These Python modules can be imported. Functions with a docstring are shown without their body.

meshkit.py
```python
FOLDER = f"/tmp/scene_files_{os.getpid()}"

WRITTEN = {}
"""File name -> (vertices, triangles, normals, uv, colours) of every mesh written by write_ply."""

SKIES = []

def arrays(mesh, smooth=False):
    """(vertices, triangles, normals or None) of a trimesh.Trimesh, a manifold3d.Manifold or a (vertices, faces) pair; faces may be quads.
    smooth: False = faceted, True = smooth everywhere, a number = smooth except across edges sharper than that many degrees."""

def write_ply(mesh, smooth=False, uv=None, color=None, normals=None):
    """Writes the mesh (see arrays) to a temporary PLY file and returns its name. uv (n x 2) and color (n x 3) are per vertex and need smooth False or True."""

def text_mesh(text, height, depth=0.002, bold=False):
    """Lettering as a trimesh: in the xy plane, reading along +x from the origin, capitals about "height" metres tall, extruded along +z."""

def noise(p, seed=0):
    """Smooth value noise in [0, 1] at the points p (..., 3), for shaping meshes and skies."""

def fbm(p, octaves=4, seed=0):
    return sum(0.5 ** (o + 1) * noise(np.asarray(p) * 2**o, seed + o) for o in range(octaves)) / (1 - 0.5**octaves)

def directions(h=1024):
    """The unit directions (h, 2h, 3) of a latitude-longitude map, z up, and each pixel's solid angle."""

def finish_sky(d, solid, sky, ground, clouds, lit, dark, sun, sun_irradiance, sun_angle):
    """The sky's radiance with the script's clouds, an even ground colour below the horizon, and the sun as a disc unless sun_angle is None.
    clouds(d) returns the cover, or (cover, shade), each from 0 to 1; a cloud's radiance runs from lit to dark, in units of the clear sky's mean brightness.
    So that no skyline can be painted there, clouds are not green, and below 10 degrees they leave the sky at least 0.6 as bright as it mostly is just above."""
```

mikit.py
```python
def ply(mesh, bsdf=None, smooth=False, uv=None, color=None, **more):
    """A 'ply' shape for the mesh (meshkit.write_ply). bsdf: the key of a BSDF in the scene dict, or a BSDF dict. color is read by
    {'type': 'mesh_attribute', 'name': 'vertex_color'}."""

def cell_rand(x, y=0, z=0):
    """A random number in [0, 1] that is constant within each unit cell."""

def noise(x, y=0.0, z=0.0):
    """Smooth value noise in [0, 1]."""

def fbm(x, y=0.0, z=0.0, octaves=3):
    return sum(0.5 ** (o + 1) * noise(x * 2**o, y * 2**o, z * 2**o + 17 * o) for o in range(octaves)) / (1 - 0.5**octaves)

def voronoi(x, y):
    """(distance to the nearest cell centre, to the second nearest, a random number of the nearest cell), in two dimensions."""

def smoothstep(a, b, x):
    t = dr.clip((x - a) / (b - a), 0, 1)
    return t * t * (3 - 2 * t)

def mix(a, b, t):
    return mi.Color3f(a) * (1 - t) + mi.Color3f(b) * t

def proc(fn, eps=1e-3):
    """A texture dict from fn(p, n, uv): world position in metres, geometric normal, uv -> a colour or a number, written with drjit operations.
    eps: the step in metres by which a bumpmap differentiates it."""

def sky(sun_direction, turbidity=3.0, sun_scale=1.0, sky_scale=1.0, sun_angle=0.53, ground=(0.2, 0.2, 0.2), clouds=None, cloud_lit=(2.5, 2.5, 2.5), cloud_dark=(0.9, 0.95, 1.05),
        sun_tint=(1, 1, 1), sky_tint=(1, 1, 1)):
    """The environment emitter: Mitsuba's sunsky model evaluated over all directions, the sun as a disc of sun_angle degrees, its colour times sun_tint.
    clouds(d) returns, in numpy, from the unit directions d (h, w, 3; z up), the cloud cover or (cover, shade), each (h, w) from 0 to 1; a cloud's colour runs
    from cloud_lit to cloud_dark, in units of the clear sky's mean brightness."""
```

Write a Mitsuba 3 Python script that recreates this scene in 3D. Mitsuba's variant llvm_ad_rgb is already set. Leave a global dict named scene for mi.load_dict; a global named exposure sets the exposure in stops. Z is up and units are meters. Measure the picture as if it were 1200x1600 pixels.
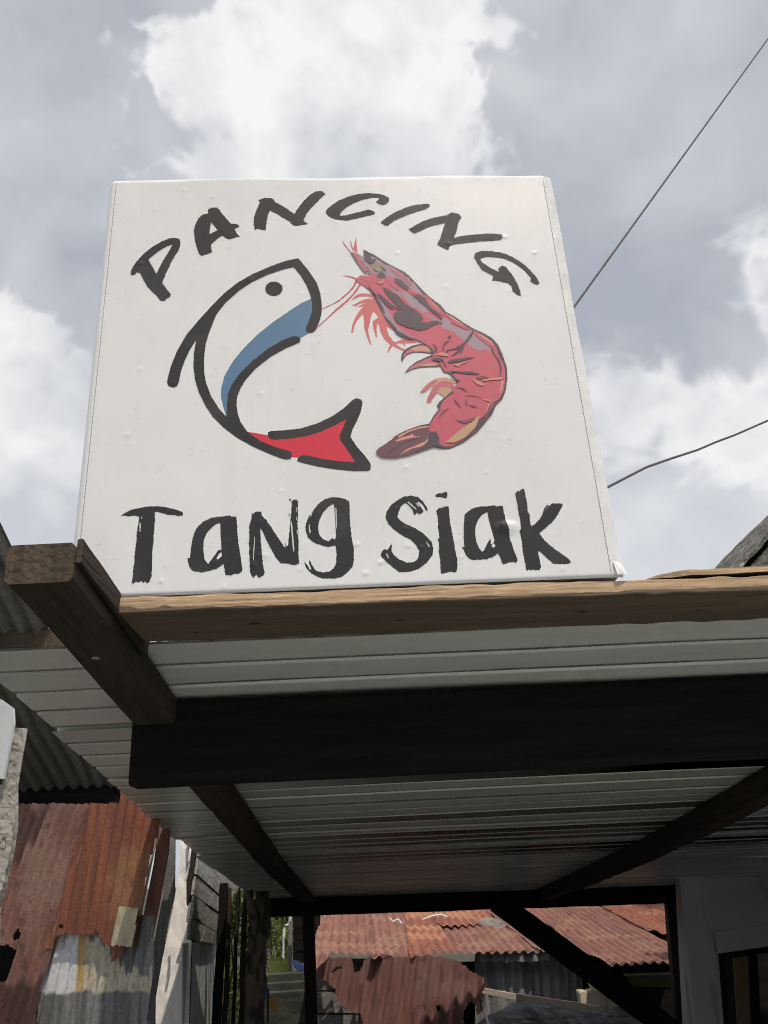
import math, random
import numpy as np
import trimesh
import shapely
import shapely.geometry as sg
import shapely.prepared
import drjit as dr
import mitsuba as mi
import mikit
import meshkit
from mikit import noise, fbm, smoothstep, mix, proc

T = mi.ScalarTransform4f
rng = np.random.default_rng(7)
random.seed(7)
scene, labels = {}, {}

# ------------------------------------------------------------------ camera
EYE = np.array([0, 0, 1.6])
PITCH, ROLL, YAW = np.radians([23.65, -3.46, -3.48])
FOCAL = 1290.0 / 600.0                       # focal length over half the picture width
fwd = np.array([-np.sin(YAW) * np.cos(PITCH), np.cos(YAW) * np.cos(PITCH), np.sin(PITCH)])
_r = np.array([np.cos(YAW), np.sin(YAW), 0]); _u = np.cross(_r, fwd)
CR = np.cos(ROLL) * _r + np.sin(ROLL) * _u
CU = -np.sin(ROLL) * _r + np.cos(ROLL) * _u
scene['camera'] = {'type': 'perspective', 'fov': float(2 * np.degrees(np.arctan(1 / FOCAL))), 'fov_axis': 'x', 'near_clip': 0.05, 'far_clip': 3000.0,
                   'to_world': T().look_at(origin=EYE.tolist(), target=(EYE + fwd).tolist(), up=CU.tolist())}

def ray(x, y):
    return fwd + CR * (x - 600) / 1290.0 - CU * (y - 800) / 1290.0
def at(x, y, Y):
    "the point seen at pixel x, y of the photograph that lies Y metres ahead"
    d = ray(x, y); return EYE + d * Y / d[1]

# ------------------------------------------------------------------ sky and sun
SUN = np.array([0.22, -0.49, 0.84])
def sph_noise(d, f, seed, octv=5):
    return meshkit.fbm(d * f + 31.7, octv, seed)
def clouds(d):
    x, y, z = d[..., 0], d[..., 1], d[..., 2]
    az = np.degrees(np.arctan2(x, y)); el = np.degrees(np.arcsin(np.clip(z, -1, 1)))
    wx = np.stack([sph_noise(d + k, 7.0, 50 + k, 4) - 0.5 for k in range(3)], -1)
    dd = d + 0.10 * wx                                                   # domain warp: curled, cauliflower edges
    w1 = sph_noise(dd, 6.0, 3, 6) - 0.5
    w2 = sph_noise(dd + 5.3, 18.0, 9, 6) - 0.5
    w3 = sph_noise(d + 2.1, 2.6, 21, 4) - 0.5
    w4 = sph_noise(dd + 3.1, 5.0, 61, 5) - 0.5
    puff = np.abs(sph_noise(dd + 9.0, 10.0, 33, 5) - 0.5) * 2            # billows
    puff2 = np.abs(sph_noise(dd + 4.0, 26.0, 41, 5) - 0.5) * 2
    def heaps(lst):
        f = np.full(az.shape, -1.0)
        for a, e, ra, re in lst:
            da = (az - a + 180) % 360 - 180
            f = np.maximum(f, 1 - np.sqrt((da * np.cos(np.radians(np.clip(el, 0, 70))) / (ra * 0.75)) ** 2 + ((el - e) / re) ** 2))
        return f
    # cumulus heaps: (azimuth, elevation, half width, half height)
    f = heaps(((1.5, 51, 14, 6.4), (-4.5, 50, 12.5, 4.4), (5, 55, 10, 5.5), (-1, 46, 15, 5.5), (-11, 51, 6, 2.6), (-25, 28.0, 13, 8), (-28, 22, 15, 10),
               (41, 33.5, 12, 8), (34, 25.0, 14, 5), (22, 28.5, 8, 4.6), (28, 26.5, 7, 4), (62, 36, 20, 9), (-70, 34, 18, 10), (120, 40, 25, 12), (-140, 45, 30, 12), (175, 35, 22, 9), (95, 24, 20, 8)))
    edge = f - 0.14 + 0.70 * w1 + 0.50 * w2 + 0.80 * (0.30 - puff) + 0.40 * (0.3 - puff2)
    right = np.clip((az - 8) / 10, 0, 1) * np.clip((44 - el) / 6, 0, 1) * (az < 90)
    soft = 0.20 + 0.22 * right
    heap = np.clip(edge / soft, 0, 1); heap = heap * heap * (3 - 2 * heap)
    heap = heap * (1 - 0.10 * right)
    under = np.clip((49.5 - el) / 5, 0, 1) * np.clip((26 - np.abs(az)) / 8, 0, 1) + np.clip((27.0 - el) / 9, 0, 1) * np.clip((-8 - az) / 8, 0, 1)
    tex = 0.06 + 0.62 * np.clip(puff - 0.08, 0, 1) + 0.35 * np.clip(puff2 - 0.1, 0, 1) + 0.35 * np.clip(0.40 - edge, 0, 0.4) + 0.9 * (w2 + 0.02) + 0.5 * w1 + 0.45 * under
    grey = 0.74 + 1.5 * w4 + 0.7 * w3 + 0.5 * w2                              # high thin sheet behind the heaps
    veil = np.clip((34 - el) / 12, 0, 1) * np.clip((az - 5) / 15, 0, 1)
    grey = grey - 0.45 * veil
    shade = heap * np.clip(tex, 0, 0.8) + (1 - heap) * np.clip(grey, 0.15, 1.05)
    cover = np.clip(0.80 + 0.35 * w3, 0.6, 0.95) * (1 - heap) + heap * 0.99
    return cover, np.clip(shade, 0, 1)
scene['sky_light'] = mikit.sky(SUN.tolist(), turbidity=3.5, sun_scale=0.90, sky_scale=1.0, sun_angle=0.8, sun_tint=(.95, .985, 1.06), clouds=clouds,
                               cloud_lit=(5.2, 5.2, 5.2), cloud_dark=(2.9, 3.05, 3.35), ground=(0.16, 0.16, 0.15))
exposure = 0.85

# ------------------------------------------------------------------ helpers
def numbered(key):
    if key not in scene: return key
    i = 1
    while f'{key}_{i:03d}' in scene: i += 1
    return f'{key}_{i:03d}'
def put(key, mesh, bsdf, smooth=False, **kw):
    key = numbered(key)
    scene[key] = mikit.ply(mesh, bsdf, smooth, **kw)
    return key
THINGS = set()
def thing(name, label, category, group=None, kind=None):
    "a thing whose parts follow: returns the key that its parts' keys start with"
    k, i = name, 0
    while k in THINGS:
        i += 1; k = f'{name}_{i:03d}'
    THINGS.add(k)
    labels[k] = {'label': label, 'category': category}
    if group: labels[k]['group'] = group
    if kind: labels[k]['kind'] = kind
    return k
def tag(k, label, category=None, group=None, kind=None):
    labels[k] = {}
    if label: labels[k]['label'] = label
    if category: labels[k]['category'] = category
    if group: labels[k]['group'] = group
    if kind: labels[k]['kind'] = kind
    THINGS.add(k)
cat = trimesh.util.concatenate
def unit(v):
    v = np.asarray(v, float); return v / np.linalg.norm(v)

def beam(A, B, w, h, side=(1, 0, 0), seg=20, rough=0.003, bev=0.006, seed=0, path=None, freq=6.0):
    "a sawn timber from A to B (centre line), w wide along side, h high, with worn uneven edges; path(t) adds an offset"
    A, B = np.asarray(A, float), np.asarray(B, float)
    d = unit(B - A); s = unit(np.asarray(side, float) - d * np.dot(side, d)); u = np.cross(s, d)
    prof = np.array([(-w/2, -h/2+bev), (-w/2+bev, -h/2), (w/2-bev, -h/2), (w/2, -h/2+bev), (w/2, h/2-bev), (w/2-bev, h/2), (-w/2+bev, h/2), (-w/2, h/2-bev)])
    n = len(prof); V = []
    for i in range(seg + 1):
        t = i / seg
        c = A + (B - A) * t + (path(t) if path is not None else 0)
        ring = c + prof[:, :1] * s + prof[:, 1:] * u
        j = np.stack([meshkit.noise(ring * freq + k * 13.1, seed + k) - 0.5 for k in range(3)], 1)
        V.append(ring + j * 2 * rough)
    V = np.vstack(V); F = []
    for i in range(seg):
        for k in range(n):
            a, b = i * n + k, i * n + (k + 1) % n
            F += [(a, a + n, b + n), (a, b + n, b)]
    c0, c1 = len(V), len(V) + 1
    V = np.vstack([V, V[:n].mean(0), V[-n:].mean(0)])
    for k in range(n):
        F += [(c0, k, (k + 1) % n), (c1, seg * n + (k + 1) % n, seg * n + k)]
    m = trimesh.Trimesh(V, np.array(F), process=False)
    m.fix_normals()
    return m
def beam_px(p0, p1, Y0, Y1, w, h, **kw):
    return beam(at(*p0, Y0), at(*p1, Y1), w, h, **kw)
def box(x0, x1, y0, y1, z0, z1, rough=0.0, bev=0.004, seed=0, seg=6):
    return beam(((x0+x1)/2, y0, (z0+z1)/2), ((x0+x1)/2, y1, (z0+z1)/2), x1-x0, z1-z0, rough=rough, bev=bev, seed=seed, seg=seg)
def tube(pts, r, n=8):
    pts = np.asarray(pts, float); r = np.broadcast_to(r, len(pts)); V = []; F = []
    up = np.array([0.3, 0.2, 1.0])
    for i, p in enumerate(pts):
        d = unit(pts[min(i + 1, len(pts) - 1)] - pts[max(i - 1, 0)])
        a = unit(np.cross(d, up) if abs(np.dot(d, unit(up))) < 0.95 else np.cross(d, [1, 0, 0])); b = np.cross(d, a)
        th = np.arange(n) * 2 * math.pi / n
        V.append(p + r[i] * (np.cos(th)[:, None] * a + np.sin(th)[:, None] * b))
    for i in range(len(pts) - 1):
        for k in range(n):
            a, b = i * n + k, i * n + (k + 1) % n
            F += [(a, b, b + n), (a, b + n, a + n)]
    V = np.vstack(V); c0 = len(V); V = np.vstack([V, pts[0], pts[-1]])
    for k in range(n):
        F += [(c0, (k + 1) % n, k), (c0 + 1, (len(pts) - 1) * n + k, (len(pts) - 1) * n + (k + 1) % n)]
    return trimesh.Trimesh(V, np.array(F), process=False)

def corrugated(poly, O, eu, ev, pitch=0.076, amp=0.009, cell=0.012, warp=0.012, seed=0, phase=0.0, holes=(), rag=0.0, thick=0.0012):
    """a corrugated sheet with the outline poly in (u, v) metres on the plane O + u eu + v ev; the ridges run along v"""
    eu, ev = unit(eu), unit(ev); en = unit(np.cross(eu, ev))
    P = sg.Polygon(poly).buffer(0)
    for hpoly in holes: P = P.difference(sg.Polygon(hpoly).buffer(0))
    u0, v0, u1, v1 = P.bounds
    cu = min(pitch / 8, cell); nu = max(2, int(np.ceil((u1 - u0) / cu))); nv = max(2, int(np.ceil((v1 - v0) / cell)))
    us, vs = np.linspace(u0, u1, nu + 1), np.linspace(v0, v1, nv + 1)
    U, Vv = np.meshgrid(us, vs, indexing='ij')
    Cu, Cv = (U[:-1, :-1] + U[1:, 1:]) / 2, (Vv[:-1, :-1] + Vv[1:, 1:]) / 2
    q = np.stack([Cu * 9, Cv * 9, np.full_like(Cu, seed * 3.3)], -1)
    ru, rv = (meshkit.fbm(q, 3, seed) - 0.5) * 2 * rag, (meshkit.fbm(q + 77, 3, seed + 5) - 0.5) * 2 * rag
    keep = shapely.contains_xy(P, (Cu + ru).ravel(), (Cv + rv).ravel()).reshape(Cu.shape)
    wv = (meshkit.fbm(np.stack([U * 1.7, Vv * 1.7, np.full_like(U, seed)], -1), 3, seed) - 0.5) * 2 * warp
    sk = (meshkit.noise(np.stack([Vv * 2.1, U * 0.4, np.full_like(U, seed + 9.0)], -1), seed) - 0.5) * 0.02
    Hh = amp * np.sin(2 * math.pi * (U + sk) / pitch + phase) + wv
    pts = np.asarray(O) + U[..., None] * eu + Vv[..., None] * ev + Hh[..., None] * en
    idx = np.arange(U.size).reshape(U.shape)
    a, b, c, d = (m[keep] for m in (idx[:-1, :-1], idx[1:, :-1], idx[1:, 1:], idx[:-1, 1:]))
    F = np.vstack([np.stack([a, b, c], 1), np.stack([a, c, d], 1)])
    m = trimesh.Trimesh(pts.reshape(-1, 3), F, process=False); m.remove_unreferenced_vertices()
    return m
def plane_uv(px, Y, O, eu, ev, en=None):
    "pixels of the photograph to (u, v) on the plane through O"
    eu, ev = unit(eu), unit(ev); n = np.cross(eu, ev); out = []
    for x, y in px:
        d = ray(x, y); p = EYE + d * np.dot(np.asarray(O) - EYE, n) / np.dot(d, n)
        g = np.linalg.lstsq(np.stack([eu, ev], 1), p - O, rcond=None)[0]; out.append(tuple(g))
    return out
def leaves(n, centre, radii, size, seed, spread=1.0, droop=0.3):
    "n small folded leaves through an ellipsoid, in clumps"
    g = np.random.default_rng(seed)
    k = max(4, n // 45)
    cl = g.normal(size=(k, 3)); cl /= np.linalg.norm(cl, axis=1)[:, None]; cl *= g.uniform(0.35, 1.0, (k, 1)) ** 0.6
    c = cl[g.integers(0, k, n)] + g.normal(size=(n, 3)) * 0.17 * spread
    c = np.asarray(centre) + c * np.asarray(radii)
    d = g.normal(size=(n, 3)); d[:, 2] -= droop; d /= np.linalg.norm(d, axis=1)[:, None]
    s = np.cross(d, g.normal(size=(n, 3))); s /= np.linalg.norm(s, axis=1)[:, None]
    nn = np.cross(d, s); L = size * g.uniform(0.6, 1.3, (n, 1)); W = L * 0.26
    V = np.stack([c, c + d * L * 0.5 + s * W + nn * L * 0.08, c + d * L, c + d * L * 0.5 - s * W + nn * L * 0.08], 1).reshape(-1, 3)
    b = np.arange(n)[:, None] * 4
    return trimesh.Trimesh(V, np.vstack([b + [0, 1, 2], b + [0, 2, 3]]), process=False)
def slab(px, Y, thick, back=None):
    "a flat piece outlined by pixels at Y metres, thick metres deep"
    P = [at(x, y, Y) for x, y in px]
    poly = sg.Polygon([(p[0], p[2]) for p in P]).buffer(0)
    m = trimesh.creation.extrude_polygon(poly, thick, engine='earcut')
    v = m.vertices.copy(); m.vertices = np.stack([v[:, 0], Y + v[:, 2], v[:, 1]], 1); m.fix_normals()
    return m

# ------------------------------------------------------------------ materials
def two(b): return {'type': 'twosided', 'bsdf': b}
def pr(col, rough=0.6, **kw): return {'type': 'principled', 'base_color': col if isinstance(col, dict) else {'type': 'rgb', 'value': list(col)}, 'roughness': rough, **kw}
def bump(b, tex, scale): return {'type': 'bumpmap', 'arbitrary': tex, 'scale': scale, 'bsdf': b}
C3 = lambda *c: mi.Color3f(*c)
def wood(c1, c2, c3, ax, fine=60.0, knots=True):
    "sawn timber: grain drawn out along the axis ax (0 x, 1 y, 2 z)"
    def fn(p, n, uv):
        q = [p.x, p.y, p.z]
        a = q[ax]; b, c = [q[i] for i in range(3) if i != ax]
        g = fbm(b * fine + 3 * noise(a * 1.3, b * 4, c * 4), c * fine, a * 2.2, octaves=3)
        big = fbm(a * 1.1, b * 9, c * 9, octaves=3)
        col = mix(C3(*c1), C3(*c2), smoothstep(0.3, 0.7, g))
        col = mix(col, C3(*c3), smoothstep(0.40, 0.85, big) * 0.6)
        spk = noise(a * 40, b * 260, c * 260)
        return col * (.82 + .36 * spk)
    return fn
def add_mat(k, b): scene[k] = b
add_mat('m_vinyl', two(bump(pr(proc(lambda p, n, uv: mix(C3(.83, .85, .87), C3(.77, .785, .79), smoothstep(.5, .8, fbm(p.x * 2.2, p.z * 1.5, 1.0)) * .5 + .30 * smoothstep(.52, .8, fbm(p.x * 26, p.z * 1.1, 2.0)) * smoothstep(.45, .7, fbm(p.x * 3, p.z * 2, 5.0)) + smoothstep(.72, .8, noise(p.x * 160, p.z * 160)) * smoothstep(.8, .9, noise(p.x * 31, p.z * 31)) * 1.2)), .42, specular=.4),
        proc(lambda p, n, uv: fbm(p.x * 7, p.z * 7, p.y * 3, octaves=2)), 0.0015)))
INKS = dict(ink=(.04, .060, .066), blue=(.105, .215, .36), crimson=(.68, .030, .065), line=(.10, .10, .10),
            rose=(.55, .15, .19), salmon=(.66, .17, .17), plum=(.095, .065, .09), pink=(.57, .165, .21), peach=(.68, .33, .25), tan=(.57, .36, .23),
            red=(.60, .118, .170), mauve=(.38, .28, .35), olive=(.30, .255, .165), grape=(.25, .09, .13), wine=(.175, .078, .108))
for k, c in INKS.items():
    if k == 'ink':
        add_mat('m_ink', two(pr(proc(lambda p, n, uv: mix(C3(.034, .033, .037), C3(.062, .060, .063), smoothstep(.45, .75, fbm(p.x * 8, p.z * 8)) * .6) + C3(.25) * smoothstep(.985, 1.0, noise(p.x * 260, p.z * 9)) ), .5, specular=.3)))
    else: add_mat('m_' + k, two(pr(c, .45)))
_sawn_lit, _weathered_shaded = wood((.56, .40, .255), (.46, .325, .20), (.32, .22, .14), 0, 70), wood((.120, .092, .068), (.086, .066, .049), (.058, .045, .035), 0, 55)
def plank_face(p, n, uv):
    "sawn front edge painted paler as sunlit, weathered broad faces darkened for shade; a strip of old bark-brown skin left along the lower front edge"
    kn = mi.Float(1.0)
    for kx, ky, kr in ((-.245, 2.262, .016), (.165, 2.29, .012), (.69, 2.27, .014), (1.05, 2.31, .011), (-.42, 2.33, .008)):
        kn = kn * (1 - .75 * (1 - smoothstep(.55, 1.0, dr.sqrt(dr.square((p.x - kx) / (kr * 1.3)) + dr.square((p.y - ky) / kr)))))
    old = smoothstep(.545, .60, noise(p.x * 4.2 + 3, p.z * 40, 0.0) + .12 * smoothstep(2.280, 2.268, p.z) - .02)
    skin = (1 - smoothstep(2.269, 2.2735, p.z + .010 * (fbm(p.x * 18, 0.0, 0.0) - .5) - .020 * smoothstep(-.30, -.55, p.x) * fbm(p.x * 30, 2.0, 0.0)))
    return mix(mix(_sawn_lit(p, n, uv), _weathered_shaded(p, n, uv), skin * .9), _weathered_shaded(p, n, uv) * kn, smoothstep(-.8, -.5, n.y))
add_mat('m_plank', bump(pr(proc(plank_face), .8), proc(lambda p, n, uv: fbm(p.x * 6, p.y * 150, p.z * 150)), .004))
_raf_shaded, _end_lit = wood((.052, .041, .033), (.034, .028, .023), (.022, .019, .016), 1, 45), wood((.125, .095, .070), (.085, .066, .050), (.055, .044, .036), 2, 60)  # end face coloured lighter as sunlit, long faces darker as shaded
add_mat('m_rafter', bump(pr(proc(lambda p, n, uv: mix(_end_lit(p, n, uv), _raf_shaded(p, n, uv), smoothstep(-.85, -.5, n.y))), .85, specular=.2), proc(lambda p, n, uv: fbm(p.x * 90, p.y * 8, p.z * 90)), .006))
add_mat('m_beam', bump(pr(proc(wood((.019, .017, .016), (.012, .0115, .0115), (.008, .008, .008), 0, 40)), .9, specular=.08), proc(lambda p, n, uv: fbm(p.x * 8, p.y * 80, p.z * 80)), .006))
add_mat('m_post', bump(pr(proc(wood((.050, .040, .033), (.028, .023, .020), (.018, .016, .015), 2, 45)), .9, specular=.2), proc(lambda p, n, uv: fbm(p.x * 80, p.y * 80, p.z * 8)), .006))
add_mat('m_greywood', bump(pr(proc(wood((.27, .26, .25), (.16, .155, .15), (.085, .08, .078), 1, 55)), .85), proc(lambda p, n, uv: fbm(p.x * 80, p.y * 7, p.z * 80)), .006))
add_mat('m_paleboard', bump(pr(proc(wood((.55, .48, .40), (.44, .38, .31), (.30, .26, .21), 0, 60)), .8), proc(lambda p, n, uv: fbm(p.x * 8, p.y * 80, p.z * 80)), .004))
def zinc(p, n, uv):
    "dull zinc with drip marks, and groove shade painted as dark lines along each rib"
    base = mix(C3(.78, .83, .81), C3(.66, .71, .70), fbm(p.x * .8, p.y * 14, 0.0) * .7 + .3 * noise(p.x * 40, p.y * 40))
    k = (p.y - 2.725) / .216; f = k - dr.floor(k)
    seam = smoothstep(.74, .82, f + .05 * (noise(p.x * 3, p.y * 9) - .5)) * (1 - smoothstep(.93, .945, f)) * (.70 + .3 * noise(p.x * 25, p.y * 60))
    drip = smoothstep(.66, .84, noise(p.x * 90, p.y * 9)) * smoothstep(.45, .75, noise(p.x * 4.3, p.y * 3, 4.0)) * .5 * smoothstep(-.55, -.35, p.x) * (1 - smoothstep(.15, .4, p.x)) * (1 - smoothstep(3.0, 3.05, p.y))
    kk = dr.floor(k)                                     # pans darkened in turn to paint the bright and dim light streaks
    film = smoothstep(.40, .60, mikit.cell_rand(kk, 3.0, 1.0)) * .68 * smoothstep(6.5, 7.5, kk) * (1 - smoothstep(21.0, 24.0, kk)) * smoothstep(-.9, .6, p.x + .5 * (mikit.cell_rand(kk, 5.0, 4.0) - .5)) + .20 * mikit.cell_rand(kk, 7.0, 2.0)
    flat = smoothstep(.80, .97, dr.abs(n.z))  # groove walls stay pale, so they read as painted light streaks
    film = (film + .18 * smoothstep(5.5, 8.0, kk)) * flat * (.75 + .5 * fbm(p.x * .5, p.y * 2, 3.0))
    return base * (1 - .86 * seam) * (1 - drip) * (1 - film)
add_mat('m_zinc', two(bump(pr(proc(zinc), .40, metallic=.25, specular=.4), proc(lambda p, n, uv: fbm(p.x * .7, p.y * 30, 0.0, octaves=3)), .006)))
def rust(c1, c2, c3, ax=2, f=3.0, seed=0.0):
    def fn(p, n, uv):
        s = seed
        v = p.z if ax == 2 else p.y
        st = fbm(p.x * 22 + s, v * 1.2, s, octaves=3)
        bl = fbm(p.x * f + s * 3, v * f, p.y * f, octaves=4)
        gr = noise(p.x * 140, v * 140, p.y * 140 + s)
        col = mix(C3(*c1), C3(*c2), smoothstep(.35, .7, st))
        col = mix(col, C3(*c3), smoothstep(.5, .72, bl) * .8)
        low_shade = .62 * (1 - smoothstep(1.10, 1.16, v + .10 * (fbm(p.x * 14, s, 2.0) - .5))) if (ax == 2 and seed == 1.0) else 0.0  # shadow over the lower sheet painted into the rust colour
        return col * (.72 + .5 * gr) * (1 - .35 * smoothstep(.70, .80, fbm(p.x * 14 + 5, v * 9, s, octaves=3))) * (1 - low_shade)
    return fn
rb = lambda p, n, uv: fbm(p.x * 60, p.z * 60, p.y * 60)
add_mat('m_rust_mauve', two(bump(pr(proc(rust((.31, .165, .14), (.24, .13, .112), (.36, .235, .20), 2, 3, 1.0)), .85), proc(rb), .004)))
add_mat('m_rust_orange', two(bump(pr(proc(rust((.295, .11, .066), (.21, .082, .056), (.36, .19, .105), 2, 3, 5.0)), .85), proc(rb), .004)))
add_mat('m_rust_pink', two(bump(pr(proc(rust((.235, .105, .080), (.175, .082, .066), (.29, .16, .115), 1, 2.2, 9.0)), .85), proc(rb), .004)))
add_mat('m_rust_far', two(bump(pr(proc(rust((.27, .10, .062), (.20, .08, .06), (.40, .20, .11), 1, 1.6, 13.0)), .85), proc(rb), .004)))
add_mat('m_rust_lean', two(bump(pr(proc(rust((.30, .155, .135), (.24, .12, .105), (.35, .22, .19), 2, 2.2, 17.0)), .85), proc(rb), .004)))
def oldzinc(p, n, uv):
    st = fbm(p.x * 25, p.z * 1.0, 2.0, octaves=3)
    return mix(C3(.20, .21, .215), C3(.36, .37, .38), smoothstep(.3, .7, st)) * (.8 + .35 * noise(p.x * 90, p.z * 90))
add_mat('m_oldzinc', two(pr(proc(oldzinc), .6, metallic=.25)))
add_mat('m_dullzinc', two(pr(proc(lambda p, n, uv: mix(C3(.13, .125, .115), C3(.22, .21, .19), fbm(p.x * 20, p.y * 1.2, 3.0)) * (.8 + .4 * noise(p.x * 60, p.y * 60))), .7, metallic=.15)))
def flaked(p, n, uv):
    "galvanised sheet with flaking white and cream paint"
    q = p.x * 1.0
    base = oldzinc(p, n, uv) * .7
    x0 = (p.x + 2.0) / .75
    cream = smoothstep(.52, .57, x0 + .1 * (noise(p.z * 20, p.x * 60) - .5))
    ochre = smoothstep(.47, .49, x0) * (1 - smoothstep(.545, .565, x0))
    paint = mix(mix(C3(.74, .76, .80), C3(.60, .56, .44), cream), C3(.58, .40, .17), ochre)
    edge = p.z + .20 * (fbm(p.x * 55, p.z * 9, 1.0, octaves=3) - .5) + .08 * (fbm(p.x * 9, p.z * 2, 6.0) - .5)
    has = (1 - smoothstep(1.40, 1.42, edge + .25 * smoothstep(.5, 1.0, x0))) * smoothstep(.02, .05, x0 + .15 * (noise(p.z * 30, p.x * 30) - .5)) * smoothstep(1.055, 1.075, p.z + .07 * (fbm(p.x * 16, p.z * 6, 9.0) - .5))  # paint stops low down; the grey below stands in for shadow
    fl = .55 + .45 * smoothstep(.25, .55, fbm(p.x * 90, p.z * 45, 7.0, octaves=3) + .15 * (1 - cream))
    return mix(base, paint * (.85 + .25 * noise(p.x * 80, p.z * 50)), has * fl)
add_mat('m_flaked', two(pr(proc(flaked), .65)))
add_mat('m_scrap', two(pr(proc(lambda p, n, uv: mix(C3(.55, .50, .36), C3(.66, .46, .22), smoothstep(.55, .7, noise(p.x * 24, 1.0))) * (.8 + .3 * noise(p.x * 70, p.z * 30))), .6)))
add_mat('m_plaster', bump(pr(proc(lambda p, n, uv: mix(C3(.46, .44, .40), C3(.32, .31, .28), fbm(p.x * 9, p.z * 9, p.y * 9)) * (1 - .65 * smoothstep(.46, .5, noise(p.x * 25, p.z * 25, p.y * 25)) * (1 - smoothstep(.5, .54, noise(p.x * 25, p.z * 25, p.y * 25))))), .9), proc(lambda p, n, uv: fbm(p.x * 30, p.y * 30, p.z * 30)), .02))
add_mat('m_whitepaint', bump(pr(proc(lambda p, n, uv: mix(C3(.62, .66, .68), C3(.48, .52, .54), fbm(p.x * 7, p.z * 2, p.y * 7))), .6), proc(lambda p, n, uv: fbm(p.x * 50, p.y * 50, p.z * 6)), .002))
add_mat('m_wall', bump(pr(proc(lambda p, n, uv: mix(C3(.60, .61, .58), C3(.47, .48, .46), fbm(p.x * 1.7, p.z * 1.7, p.y * 1.7)) * (1 - .3 * smoothstep(.6, .75, fbm(p.x * 5, p.z * 1.2, 3.0)))), .85), proc(lambda p, n, uv: fbm(p.x * 40, p.y * 40, p.z * 40)), .004))
add_mat('m_palepanel', two(pr(proc(lambda p, n, uv: mix(C3(.42, .46, .46), C3(.30, .34, .34), fbm(p.y * 6, p.z * 2, 2.0)) * (1 - .4 * smoothstep(.55, .75, fbm(p.y * 9, p.z * 1.0, 8.0)))), .7)))
add_mat('m_tarp', two(bump(pr(proc(lambda p, n, uv: mix(C3(.87, .865, .83), C3(.76, .745, .70), fbm(p.x * 9, p.z * 5, p.y * 9) * .8)), .5), proc(lambda p, n, uv: fbm(p.x * 14, p.y * 14, p.z * 6)), .03)))
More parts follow.
